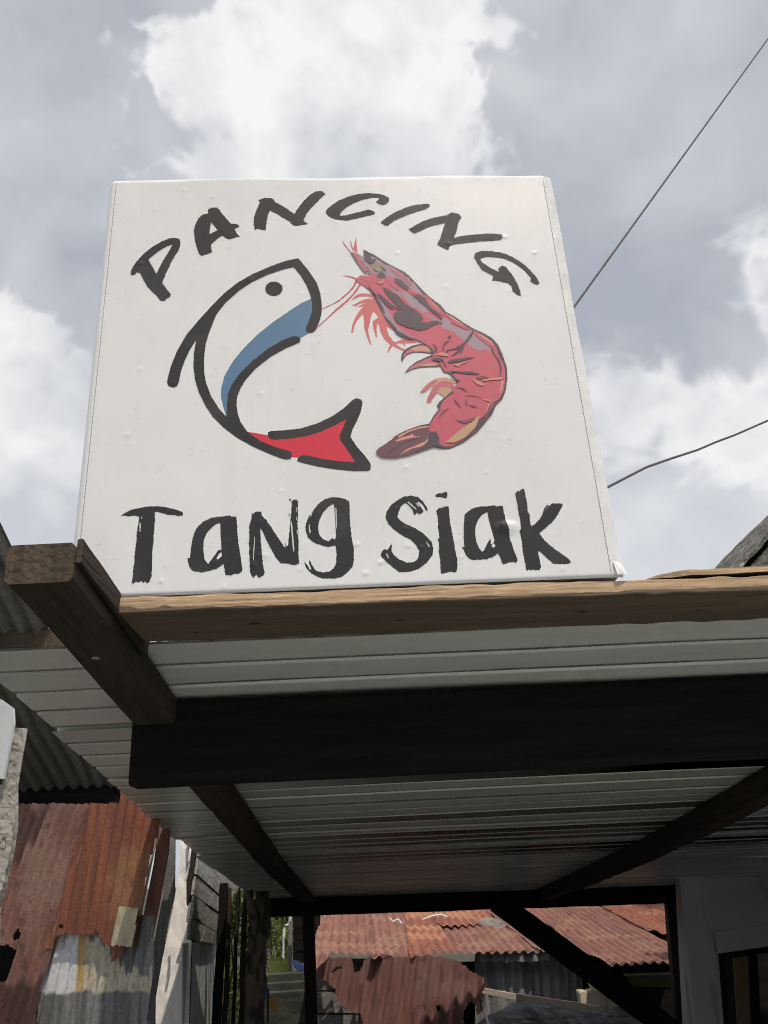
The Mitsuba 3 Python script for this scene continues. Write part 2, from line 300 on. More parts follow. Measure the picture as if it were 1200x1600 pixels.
add_mat('m_greytarp', two(bump(pr(proc(lambda p, n, uv: mix(C3(.055, .056, .058), C3(.115, .117, .12), fbm(p.x * 9, p.z * 9, p.y * 9))), .45), proc(lambda p, n, uv: fbm(p.x * 12, p.y * 12, p.z * 12)), .03)))
def soil(p, n, uv):
    "pale patch added to bounce light under the roof, dark soil and weeds elsewhere"
    e = p.y + 1.2 * (fbm(p.x * .8, p.y * .8, 5.0) - .5)
    bounce_patch = smoothstep(-5.5, -4.5, e) * (1 - smoothstep(3.4, 4.4, e)) * smoothstep(-1.4, -.5, p.x + .5 * (fbm(p.y * .9, p.x * .9, 8.0) - .5)) * (1 - smoothstep(3.0, 4.0, p.x))
    dark = mix(C3(.060, .058, .046), C3(.085, .080, .062), fbm(p.x * 1.5, p.y * 1.5, 1.0))
    pale = mix(C3(.40, .41, .38), C3(.31, .32, .295), fbm(p.x * .9, p.y * .9, 0.0, octaves=4))
    return mix(dark, pale, bounce_patch) * (.85 + .3 * noise(p.x * 60, p.y * 60))
add_mat('m_ground', bump(pr(proc(soil), .9), proc(lambda p, n, uv: fbm(p.x * 25, p.y * 25)), .02))
add_mat('m_concrete', bump(pr(proc(lambda p, n, uv: mix(C3(.05, .058, .045), C3(.026, .031, .024), smoothstep(.3, .7, fbm(p.x * 5, p.y * 5, p.z * 9)))), .85), proc(lambda p, n, uv: fbm(p.x * 30, p.y * 30, p.z * 30)), .01))
add_mat('m_mossy', bump(pr(proc(lambda p, n, uv: mix(mix(C3(.10, .105, .09), C3(.20, .20, .18), smoothstep(.35, .65, fbm(p.x * 5, p.y * 5, p.z * 5, octaves=4))), C3(.42, .42, .38), smoothstep(.62, .72, fbm(p.x * 9 + 3, p.y * 9, p.z * 7, octaves=4)) * .8)), .95), proc(lambda p, n, uv: fbm(p.x * 14, p.y * 14, p.z * 14, octaves=4)), .08))
leafmix = lambda a, b: proc(lambda p, n, uv: mix(C3(*a), C3(*b), noise(p.x * 5, p.y * 5, p.z * 5)) * (.7 + .6 * noise(p.x * 40, p.y * 40, p.z * 40)))
def leafm(a, b): return {'type': 'principledthin', 'base_color': leafmix(a, b), 'roughness': .5, 'diff_trans': .7, 'spec_trans': 0.0}
add_mat('m_leaf', leafm((.060, .115, .030), (.11, .175, .045)))
add_mat('m_leaf_yellow', leafm((.12, .165, .045), (.19, .23, .075)))
add_mat('m_bark', pr(proc(lambda p, n, uv: mix(C3(.20, .165, .14), C3(.06, .05, .043), smoothstep(.35, .65, fbm(p.x * 22, p.y * 22, p.z * 6, octaves=4)))), .9))
for k, c, ro in (('m_cable', (.085, .085, .09), .6), ('m_bluecloth', (.03, .07, .20), .7), ('m_orange', (.55, .26, .05), .6), ('m_white', (.78, .78, .76), .5), ('m_black', (.02, .02, .022), .7), ('m_metal', (.5, .5, .48), .4), ('m_ochreboard', (.22, .14, .07), .7), ('m_cream', (.66, .60, .46), .8), ('m_moss', (.15, .16, .07), .9)):
    add_mat(k, two(pr(c, ro)))

# ------------------------------------------------------------------ ground: level in front, falling away under the shelter
gx = np.concatenate([-np.geomspace(1500, 12, 16), np.linspace(-10, 14, 49), np.geomspace(16, 1500, 16)])
gy = np.concatenate([-np.geomspace(1500, 8, 14), np.linspace(-6, 24, 61), np.geomspace(26, 1800, 18)])
GX, GY = np.meshgrid(gx, gy, indexing='ij')
def ground_z(x, y):
    return np.interp(y, [-1e4, 4.2, 10.5, 13.4, 13.6, 40, 1e4], [0, 0, -1.15, -1.2, -.35, .1, .1])
GZ = ground_z(GX, GY) + (meshkit.fbm(np.stack([GX * .7, GY * .7, GX * 0], -1), 3, 5) - .5) * .05
gi = np.arange(GX.size).reshape(GX.shape)
a, b, c, d = gi[:-1, :-1].ravel(), gi[1:, :-1].ravel(), gi[1:, 1:].ravel(), gi[:-1, 1:].ravel()
put('ground', trimesh.Trimesh(np.stack([GX, GY, GZ], -1).reshape(-1, 3), np.vstack([np.stack([a, b, c], 1), np.stack([a, c, d], 1)]), process=False), 'm_ground', True)
tag('ground', 'ground under and around the shelter with an added pale bounce patch', kind='structure')

# ------------------------------------------------------------------ the shelter (roof frame and sheets)
_Y = [0, 3.05, 4.5, 5.66, 7, 9, 11.3, 14]; _D = [0, 0, .03, .06, .085, .085, .07, .05]
def zroof(Y, X=-.9): return 2.308 - .0908 * (Y - 2.136) - np.interp(Y, _Y, _D) - .026 * (np.asarray(X) + .9) * np.clip((np.asarray(Y) - 2.5) / 8.8, 0, 1.1)
sh = thing('shelter', 'open timber shelter with a ribbed zinc roof and dark beams carrying the white sign', 'shelter')
# sheets: ribs run left to right; each sheet four pans wide
YS0, PAN = 2.475, 0.216
edges = [YS0] + [2.725 + PAN * i for i in range(41)]
xs = np.concatenate([np.linspace(-1.16, 5.3, 34)])
pan_g = np.random.default_rng(11)
for s0 in range(0, len(edges) - 1, 4):
    prof = []
    ys = edges[s0:s0 + 5]
    for i in range(len(ys) - 1):
        y0, y1 = ys[i], ys[i + 1]
        big = 0.009 if 4.3 < y0 < 7.4 else 0.003
        t = pan_g.normal() * big
        m_ = y1 - y0
        gv = pan_g.uniform(-.004, .004)
        prof += [(y0, .0), (y0 + (m_ - .062) * .5, -.001 - t * .2), (y1 - .062, t * .35), (y1 - .024, t * .4 + .0022), (y1 - .019, .0230 + gv), (y1 - .010, .0230 + gv), (y1, .0004)]
    prof = prof[:-1] + [(ys[-1] + .006, .0230 + gv), (ys[-1] + .022, -.004)]
    prof = np.array(prof)
    xj = xs.copy(); xj[0] += pan_g.uniform(-.02, .02)
    X, Yp = np.meshgrid(xj, prof[:, 0], indexing='ij')
    Zp = zroof(Yp, X) + prof[:, 1] + (meshkit.fbm(np.stack([X * .9, Yp * 1.5, X * 0 + s0], -1), 2, 3) - .5) * .012 - .0012 * (s0 // 4 % 2) + .0022
    gi = np.arange(X.size).reshape(X.shape)
    a, b, c, d = gi[:-1, :-1].ravel(), gi[1:, :-1].ravel(), gi[1:, 1:].ravel(), gi[:-1, 1:].ravel()
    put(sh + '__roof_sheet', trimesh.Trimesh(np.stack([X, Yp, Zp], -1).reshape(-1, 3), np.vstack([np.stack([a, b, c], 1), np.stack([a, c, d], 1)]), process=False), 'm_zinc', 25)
def rafter(x0, xe, y0, y1, w, h, seed):
    A, B = np.array([x0, y0, zroof(y0, x0) - h / 2 - .002]), np.array([xe, y1, zroof(y1, xe) - h / 2 - .002])
    return beam(A, B, w, h, seg=60, rough=.005, bev=.009, seed=seed, path=lambda t: np.array([0, 0, zroof(y0 + (y1 - y0) * t, x0) - h / 2 - .002 - (A[2] + (B[2] - A[2]) * t)]))
def rafter_left():
    h0, h1 = .095, .118
    y0, y1 = 1.79, 11.3
    def path(t):
        y = y0 + (y1 - y0) * t
        x = np.interp(y, [0, 3.1, 11.3], [-.678, -.678, -.535])
        z = (zroof(y) if y > 2.2 else 2.308 - .0908 * (y - 2.136)) - h0 / 2 - .002
        return np.array([x, y, z]) - (np.array([-.678, y0, 2.25]) + t * np.array([0, y1 - y0, 0]))
    return beam((-.678, y0, 2.25), (-.678, y1, 2.25), .152, h0, seg=90, rough=.005, bev=.010, seed=4, path=path)
k = put(sh + '__rafter', rafter_left(), 'm_rafter', 30); tag(k, 'long left rafter whose sawn end juts out past the sign')
labels[k].pop('category', None)
put(sh + '__rafter__side_lath', beam((-.594, 1.80, 2.318), (-.590, 2.46, 2.262), .014, .062, side=(1, 0, 0), seg=14, rough=.005, bev=.003, seed=9), 'm_rafter', 30)
def ring(c, r, t):
    m = trimesh.creation.torus(major_radius=r, minor_radius=t, major_sections=16, minor_sections=6); m.apply_translation(c); return m
put(sh + '__rafter__bolt_washer', ring((-.690, 2.30, 2.196), .009, .0022), 'm_metal', True)
put(sh + '__rafter', rafter(2.36, 2.38, 2.5, 11.4, .15, .14, 21), 'm_rafter', 30)
# big dark beam under the rafters
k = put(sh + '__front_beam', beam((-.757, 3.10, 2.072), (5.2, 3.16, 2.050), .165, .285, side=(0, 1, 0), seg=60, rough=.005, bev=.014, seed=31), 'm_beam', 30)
# back beam
Pb0, Pb1 = at(432, 1418, 11.25), at(1075, 1398, 11.25)
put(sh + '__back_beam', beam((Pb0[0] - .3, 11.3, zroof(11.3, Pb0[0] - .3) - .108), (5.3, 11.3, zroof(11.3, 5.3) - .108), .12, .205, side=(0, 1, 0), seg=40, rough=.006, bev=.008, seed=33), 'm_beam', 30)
# posts and brace at the back
p0, p1 = at(482, 1425, 11.22), at(490, 1660, 11.22)
put(sh + '__post', beam(np.append(p0[:2], p0[2]), (p1[0], 11.22, -1.25), .14, .11, side=(1, 0, 0), seg=20, rough=.006, seed=41), 'm_post', 30)
p0, p1 = at(452, 1425, 11.6), at(455, 1506, 11.6)
p0, p1 = at(1050, 1412, 11.25), at(1068, 1650, 11.25)
put(sh + '__post', beam(p0, (p1[0] - .05, 11.25, -1.2), .16, .13, side=(1, 0, 0), seg=20, rough=.006, seed=43), 'm_post', 30)
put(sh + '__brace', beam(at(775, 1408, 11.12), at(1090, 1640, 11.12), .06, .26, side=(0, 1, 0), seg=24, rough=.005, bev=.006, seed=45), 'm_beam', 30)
# plank that carries the sign, laid flat on the rafter ends
def plank_path(t): return np.array([0, .004 * math.sin(9 * t), .002 * math.sin(5 * t + 1)])
k = put(sh + '__sign_plank', beam((-.598, 2.262, 2.286), (1.75, 2.287, 2.280), .298, .043, side=(0, 1, 0), seg=120, rough=.0035, bev=.003, seed=51, path=plank_path, freq=16), 'm_plank', 30)
tag(k, 'flat sawn plank under the sign with a sunlit front edge'); labels[k].pop('category', None)
def split_board():
    # a split strip of plank with a torn, pointed left end, lying on the plank right of the sign
    n = 40; V = []
    for i in range(n + 1):
        t = i / n; x = .86 + (1.72 - .86) * t
        w = min(1, .06 + (t / .14) ** 1.3); zc = 2.3115 + .001 * math.sin(20 * t); th = .016 * min(1, .1 + (t / .1)) + .004 * (meshkit.noise(np.array([x * 12, 0, 0.])) - .5)
        y0 = 2.132 + .05 * (1 - w) + .004 * (meshkit.noise(np.array([x * 25, 4, 0.])) - .5)
        up = .008 * math.exp(-((t - .02) / .05) ** 2)
        V += [(x, y0, zc + up), (x, y0 + .10 * w + .004, zc + up), (x, y0 + .10 * w + .004, zc + th + up), (x, y0, zc + th + up)]
    F = []
    for i in range(n):
        for j in range(4):
            a, b = 4 * i + j, 4 * i + (j + 1) % 4
            F += [(a, b, b + 4), (a, b + 4, a + 4)]
    F += [(0, 2, 1), (0, 3, 2), (4 * n, 4 * n + 1, 4 * n + 2), (4 * n, 4 * n + 2, 4 * n + 3)]
    m = trimesh.Trimesh(np.array(V), np.array(F), process=False); m.fix_normals(); return m
k = put('splintered_plank', split_board(), 'm_plank'); tag(k, 'thin splintered strip of timber lying on the plank right of the sign', 'plank')

# ------------------------------------------------------------------ the sign
SX, SY, SZ, SW, SH = -.723, 2.118, 2.312, 1.5, 1.476
PRINT = {
 'letter': [
  ([(94,1074),(96,1089),(104,1110),(118,1133),(137,1159),(160,1182),(183,1200),(206,1212),(223,1215),(237,1213),(244,1203),(246,1187),(241,1165),(230,1141),(219,1114),(209,1084),(202,1060),(195,1033),(209,1012),(225,988),(219,976),(211,972),(208,964),(195,963),(184,977),(180,986),(159,1007),(141,1037),(130,1058),(124,1073),(113,1078),(110,1071),(104,1066),(97,1067)],[[(147,1128),(165,1148),(181,1164),(204,1181),(220,1188),(212,1166),(196,1129),(184,1099),(175,1070),(163,1096),(153,1115)]]),
  ([(329,1334),(340,1342),(358,1342),(367,1333),(376,1315),(394,1289),(405,1272),(423,1271),(434,1262),(432,1257),(418,1250),(423,1234),(436,1217),(418,1212),(406,1206),(393,1209),(379,1222),(361,1207),(343,1185),(348,1155),(332,1147),(315,1140),(306,1148),(299,1170),(290,1206),(286,1242),(290,1273),(298,1294),(310,1312),(329,1317)],[[(341,1279),(363,1246),(350,1238),(338,1229),(337,1238),(339,1263)]]),
  ([(494,1370),(504,1375),(515,1380),(534,1380),(547,1372),(550,1361),(564,1352),(583,1338),(600,1321),(614,1309),(626,1333),(646,1365),(666,1390),(685,1405),(701,1408),(711,1405),(719,1394),(704,1375),(686,1353),(669,1331),(658,1311),(647,1289),(644,1278),(659,1264),(646,1262),(629,1258),(612,1258),(602,1267),(600,1274),(579,1291),(558,1309),(534,1325),(526,1303),(522,1276),(520,1243),(507,1243),(494,1247),(484,1244),(480,1266),(481,1298),(488,1326),(496,1348),(501,1360)],[[(690,1356),(700,1372),(705,1379),(702,1371)],[(651,1305),(661,1319),(663,1317),(654,1301)]]),
  ([(887,1356),(900,1368),(899,1372),(877,1373),(847,1366),(816,1352),(789,1334),(771,1314),(763,1297),(784,1299),(818,1309),(844,1316),(860,1321),(874,1317),(883,1308),(878,1300),(852,1293),(817,1283),(787,1276),(761,1280),(740,1286),(725,1299),(718,1311),(722,1327),(738,1343),(764,1365),(800,1383),(830,1391),(865,1394),(900,1390),(921,1381),(933,1370),(932,1356),(919,1342),(908,1339),(895,1346)],[]),
  ([(898,1265),(916,1284),(945,1306),(982,1326),(1018,1339),(1049,1343),(1066,1341),(1069,1332),(1055,1320),(1021,1308),(984,1292),(948,1274),(930,1258),(923,1250),(909,1254)],[]),
  ([(989,1234),(1012,1250),(1043,1269),(1079,1283),(1115,1290),(1128,1295),(1137,1304),(1152,1301),(1164,1296),(1170,1279),(1157,1260),(1153,1237),(1144,1212),(1138,1194),(1163,1202),(1203,1207),(1244,1210),(1279,1209),(1298,1205),(1299,1192),(1292,1182),(1266,1179),(1225,1177),(1180,1172),(1145,1168),(1120,1162),(1113,1143),(1099,1151),(1080,1166),(1081,1177),(1089,1185),(1100,1222),(1113,1257),(1087,1251),(1056,1241),(1030,1226),(1009,1215),(999,1221)],[]),
  ([(1200,1129),(1221,1138),(1256,1137),(1295,1127),(1327,1108),(1358,1079),(1383,1041),(1395,1017),(1397,1002),(1389,995),(1378,1001),(1368,1010),(1372,1023),(1355,1054),(1329,1082),(1297,1103),(1263,1111),(1233,1112),(1215,1105),(1219,1091),(1244,1069),(1271,1050),(1270,1065),(1284,1076),(1296,1071),(1312,1040),(1325,1004),(1331,973),(1331,954),(1323,955),(1313,965),(1306,974),(1304,992),(1295,1005),(1276,1010),(1258,1016),(1244,1016),(1251,1033),(1241,1042),(1218,1058),(1204,1086),(1196,1110)],[]),
  ([(122,233),(135,243),(152,251),(173,256),(197,259),(218,259),(243,256),(268,248),(286,242),(294,237),(294,228),(282,227),(269,231),(255,231),(244,235),(226,241),(217,242),(218,213),(217,182),(217,148),(216,118),(217,88),(218,55),(216,48),(213,37),(207,34),(201,40),(197,35),(191,41),(185,36),(177,41),(172,35),(167,37),(168,65),(169,105),(170,146),(171,184),(173,211),(174,230),(156,233),(142,232),(134,234)],[[(179,228),(183,229),(182,224),(179,223)],[(176,210),(179,213),(180,199),(180,184),(178,184)]]),
  ([(395,220),(415,222),(422,223),(427,218),(441,219),(444,185),(447,146),(450,127),(454,101),(459,67),(458,56),(448,50),(442,52),(434,49),(427,46),(422,49),(415,48),(412,65),(408,81),(390,67),(370,62),(349,59),(328,63),(318,75),(313,92),(311,101),(318,101),(319,133),(323,159),(331,186),(348,206),(369,217)],[[(397,201),(398,175),(401,141),(402,122),(393,121),(386,109),(376,95),(367,82),(357,96),(353,124),(353,150),(361,173),(377,191),(387,199)],[(396,111),(402,116),(404,103),(393,94),(389,97)],[(319,165),(322,159),(319,125),(318,107),(316,107),(316,137)]]),
  ([(483,227),(487,225),(492,231),(502,232),(510,231),(511,219),(521,208),(533,191),(542,173),(552,158),(561,143),(571,125),(576,122),(576,138),(579,125),(583,127),(585,150),(588,173),(590,195),(592,214),(594,237),(594,259),(601,264),(608,264),(613,258),(611,240),(612,217),(610,197),(611,165),(612,133),(611,102),(612,74),(601,69),(587,72),(575,75),(564,76),(552,89),(540,111),(530,133),(521,153),(513,172),(507,182),(508,153),(511,119),(513,90),(516,68),(519,47),(514,40),(511,42),(506,36),(500,40),(497,48),(496,45),(489,37),(484,44),(480,55),(479,85),(477,120),(477,155),(477,193),(482,206)],[[(593,201),(595,188),(597,159),(599,134),(600,110),(597,108),(595,134),(593,166),(591,189)],[(606,240),(608,240),(608,225),(606,225)],[(606,212),(608,212),(608,201),(606,201)],[(607,172),(610,173),(610,159),(608,159)],[(491,157),(493,157),(491,119),(490,88),(488,88),(489,119)]]),
  ([(631,174),(633,190),(639,206),(648,222),(660,238),(673,252),(688,263),(709,268),(728,266),(746,261),(756,253),(756,224),(755,192),(757,159),(760,134),(763,105),(762,77),(756,58),(746,45),(725,29),(699,26),(676,28),(659,34),(645,44),(633,59),(626,73),(628,76),(636,65),(642,53),(645,57),(640,72),(641,83),(648,66),(659,50),(675,45),(694,47),(706,56),(713,73),(715,97),(714,122),(693,118),(670,125),(652,135),(638,148),(634,161)],[[(712,246),(714,219),(714,193),(715,167),(715,148),(712,139),(704,144),(694,135),(679,142),(669,156),(666,176),(670,198),(681,221),(696,238),(706,245)],[(648,222),(652,225),(648,212),(645,209)],[(641,187),(643,188),(644,173),(646,164),(643,160),(641,170)],[(716,236),(719,235),(719,203),(718,174),(716,172),(716,200)]]),
  ([(855,202),(860,220),(874,239),(892,252),(912,263),(936,264),(950,260),(963,246),(972,230),(975,217),(971,215),(965,228),(957,240),(950,246),(948,242),(958,226),(963,216),(959,210),(949,205),(944,211),(939,204),(935,206),(933,217),(927,228),(920,238),(912,242),(901,233),(894,219),(888,201),(896,190),(911,178),(932,167),(953,152),(968,137),(979,119),(982,99),(976,79),(959,60),(937,44),(915,37),(884,37),(871,48),(859,59),(846,73),(837,85),(836,92),(842,102),(849,106),(853,103),(856,104),(863,115),(867,120),(868,112),(866,98),(872,86),(886,73),(907,64),(925,64),(936,72),(941,86),(941,98),(934,115),(922,130),(901,142),(878,161),(863,179),(857,191)],[[(923,247),(932,237),(944,223),(943,220),(931,232),(919,244)],[(962,125),(966,121),(973,109),(970,106),(965,117)],[(850,93),(853,93),(858,80),(856,78),(852,86)],[(942,241),(946,242),(953,230),(951,228)]]),
  ([(999,214),(1005,222),(1013,224),(1017,222),(1020,227),(1035,228),(1035,204),(1035,175),(1038,145),(1040,116),(1042,88),(1045,65),(1044,45),(1040,33),(1031,28),(1029,32),(1018,31),(1013,28),(1009,30),(1002,27),(996,30),(997,53),(997,78),(996,98),(998,98),(999,121),(996,130),(1001,132),(1001,150),(1000,167),(1002,188),(1000,203)],[]),
  ([(999,262),(1006,268),(1011,269),(1017,268),(1028,273),(1034,272),(1035,264),(1032,254),(1028,252),(1017,256),(1010,257),(1004,255)],[]),
  ([(1079,201),(1090,211),(1107,220),(1127,223),(1151,224),(1167,226),(1172,221),(1179,224),(1189,222),(1190,203),(1192,179),(1198,150),(1198,123),(1201,106),(1206,80),(1212,63),(1210,54),(1205,50),(1200,55),(1195,52),(1192,55),(1184,51),(1175,49),(1170,46),(1167,53),(1163,70),(1159,82),(1146,71),(1129,65),(1107,64),(1089,63),(1077,68),(1069,80),(1065,94),(1061,102),(1068,104),(1068,126),(1071,152),(1074,178)],[[(1143,206),(1144,190),(1147,166),(1151,140),(1154,119),(1150,111),(1142,108),(1144,121),(1141,123),(1132,109),(1123,93),(1116,86),(1109,97),(1103,116),(1102,139),(1105,162),(1114,182),(1127,197)],[(1143,104),(1150,111),(1155,106),(1153,99),(1147,98)]]),
  ([(1228,260),(1234,264),(1240,269),(1241,266),(1249,273),(1256,273),(1258,264),(1257,253),(1259,242),(1259,221),(1259,200),(1262,193),(1261,173),(1262,157),(1274,164),(1289,178),(1303,196),(1316,213),(1329,225),(1343,224),(1358,223),(1361,219),(1351,203),(1337,182),(1321,165),(1302,150),(1282,136),(1290,120),(1304,102),(1321,85),(1337,70),(1352,57),(1359,46),(1352,41),(1339,42),(1325,41),(1317,43),(1309,43),(1298,56),(1286,71),(1272,84),(1272,69),(1273,51),(1274,36),(1267,26),(1256,27),(1249,29),(1245,26),(1240,30),(1234,26),(1232,29),(1231,53),(1230,76),(1229,93),(1230,116),(1228,137),(1228,145),(1232,151),(1233,169),(1232,192),(1231,222),(1230,243)],[]),
  ([(1316,221),(1320,220),(1310,206),(1301,193),(1297,192),(1304,206)],[]),
  ([(586,264),(589,268),(592,264),(589,259)],[]),
  ([(586,220),(588,222),(590,216),(587,213)],[]),
 ],
 'fish_outline': [
  ([(623,1122),(586,1113),(536,1092),(476,1061),(428,1027),(389,988),(352,941),(315,889),(279,835),(253,776),(237,721),(229,672),(229,661),(234,650),(248,645),(258,649),(263,662),(268,703),(278,742),(291,778),(309,814),(304,769),(304,719),(311,669),(324,625),(344,580),(367,541),(398,505),(438,469),(486,437),(534,411),(568,395),(579,392),(592,393),(597,404),(594,416),(579,423),(546,435),(508,454),(468,487),(448,521),(439,551),(435,582),(437,608),(447,639),(462,665),(439,616),(457,659),(489,702),(536,745),(583,775),(625,795),(627,808),(619,817),(605,819),(574,806),(526,774),(479,730),(442,687),(420,649),(409,617),(407,578),(408,573),(406,540),(384,569),(361,610),(344,658),(337,696),(335,740),(338,796),(348,842),(367,906),(395,952),(438,999),(477,1030),(526,1058),(580,1079),(609,1086),(630,1053),(649,1012),(660,975),(665,945),(664,909),(656,880),(645,851),(643,839),(650,830),(662,828),(674,838),(685,867),(693,896),(696,932),(692,980),(681,1024),(655,1074),(628,1117)],[]),
 ],
 'fish_eye': [
  ([(573,1001),(573,995),(570,989),(567,983),(562,979),(557,976),(551,974),(544,974),(538,975),(532,978),(527,982),(523,987),(520,993),(519,999),(519,1006),(520,1012),(523,1018),(527,1023),(532,1027),(538,1029),(544,1030),(551,1030),(557,1028),(562,1024),(567,1019),(571,1014),(573,1008)],[]),
 ],
 'fish_belly': [
  ([(663,960),(633,945),(589,911),(540,871),(493,826),(455,781),(423,735),(398,683),(389,639),(389,607),(385,630),(389,610),(394,584),(406,540),(413,562),(423,603),(433,639),(444,665),(425,622),(461,686),(507,738),(554,773),(616,805),(628,812),(653,827),(670,850),(678,909),(675,951)],[]),
 ],
 'fish_tail': [
  ([(468,487),(490,483),(525,474),(560,472),(603,475),(674,498),(727,514),(758,520),(748,485),(737,458),(750,430),(779,376),(731,378),(688,387),(646,401),(620,403),(613,397),(597,399),(585,412),(516,448)],[]),
 ],
 'fish_tail_outline': [
  ([(528,483),(536,487),(573,488),(621,492),(670,507),(714,529),(751,556),(778,584),(790,590),(803,585),(808,576),(801,544),(789,514),(774,484),(767,459),(785,426),(808,394),(822,369),(821,352),(814,347),(769,348),(722,355),(671,366),(628,379),(611,386),(615,398),(626,404),(646,402),(688,389),(731,381),(778,376),(763,405),(746,435),(737,450),(736,465),(746,490),(758,520),(727,502),(682,480),(638,466),(586,459),(547,458),(534,462),(527,472)],[]),
 ],
}
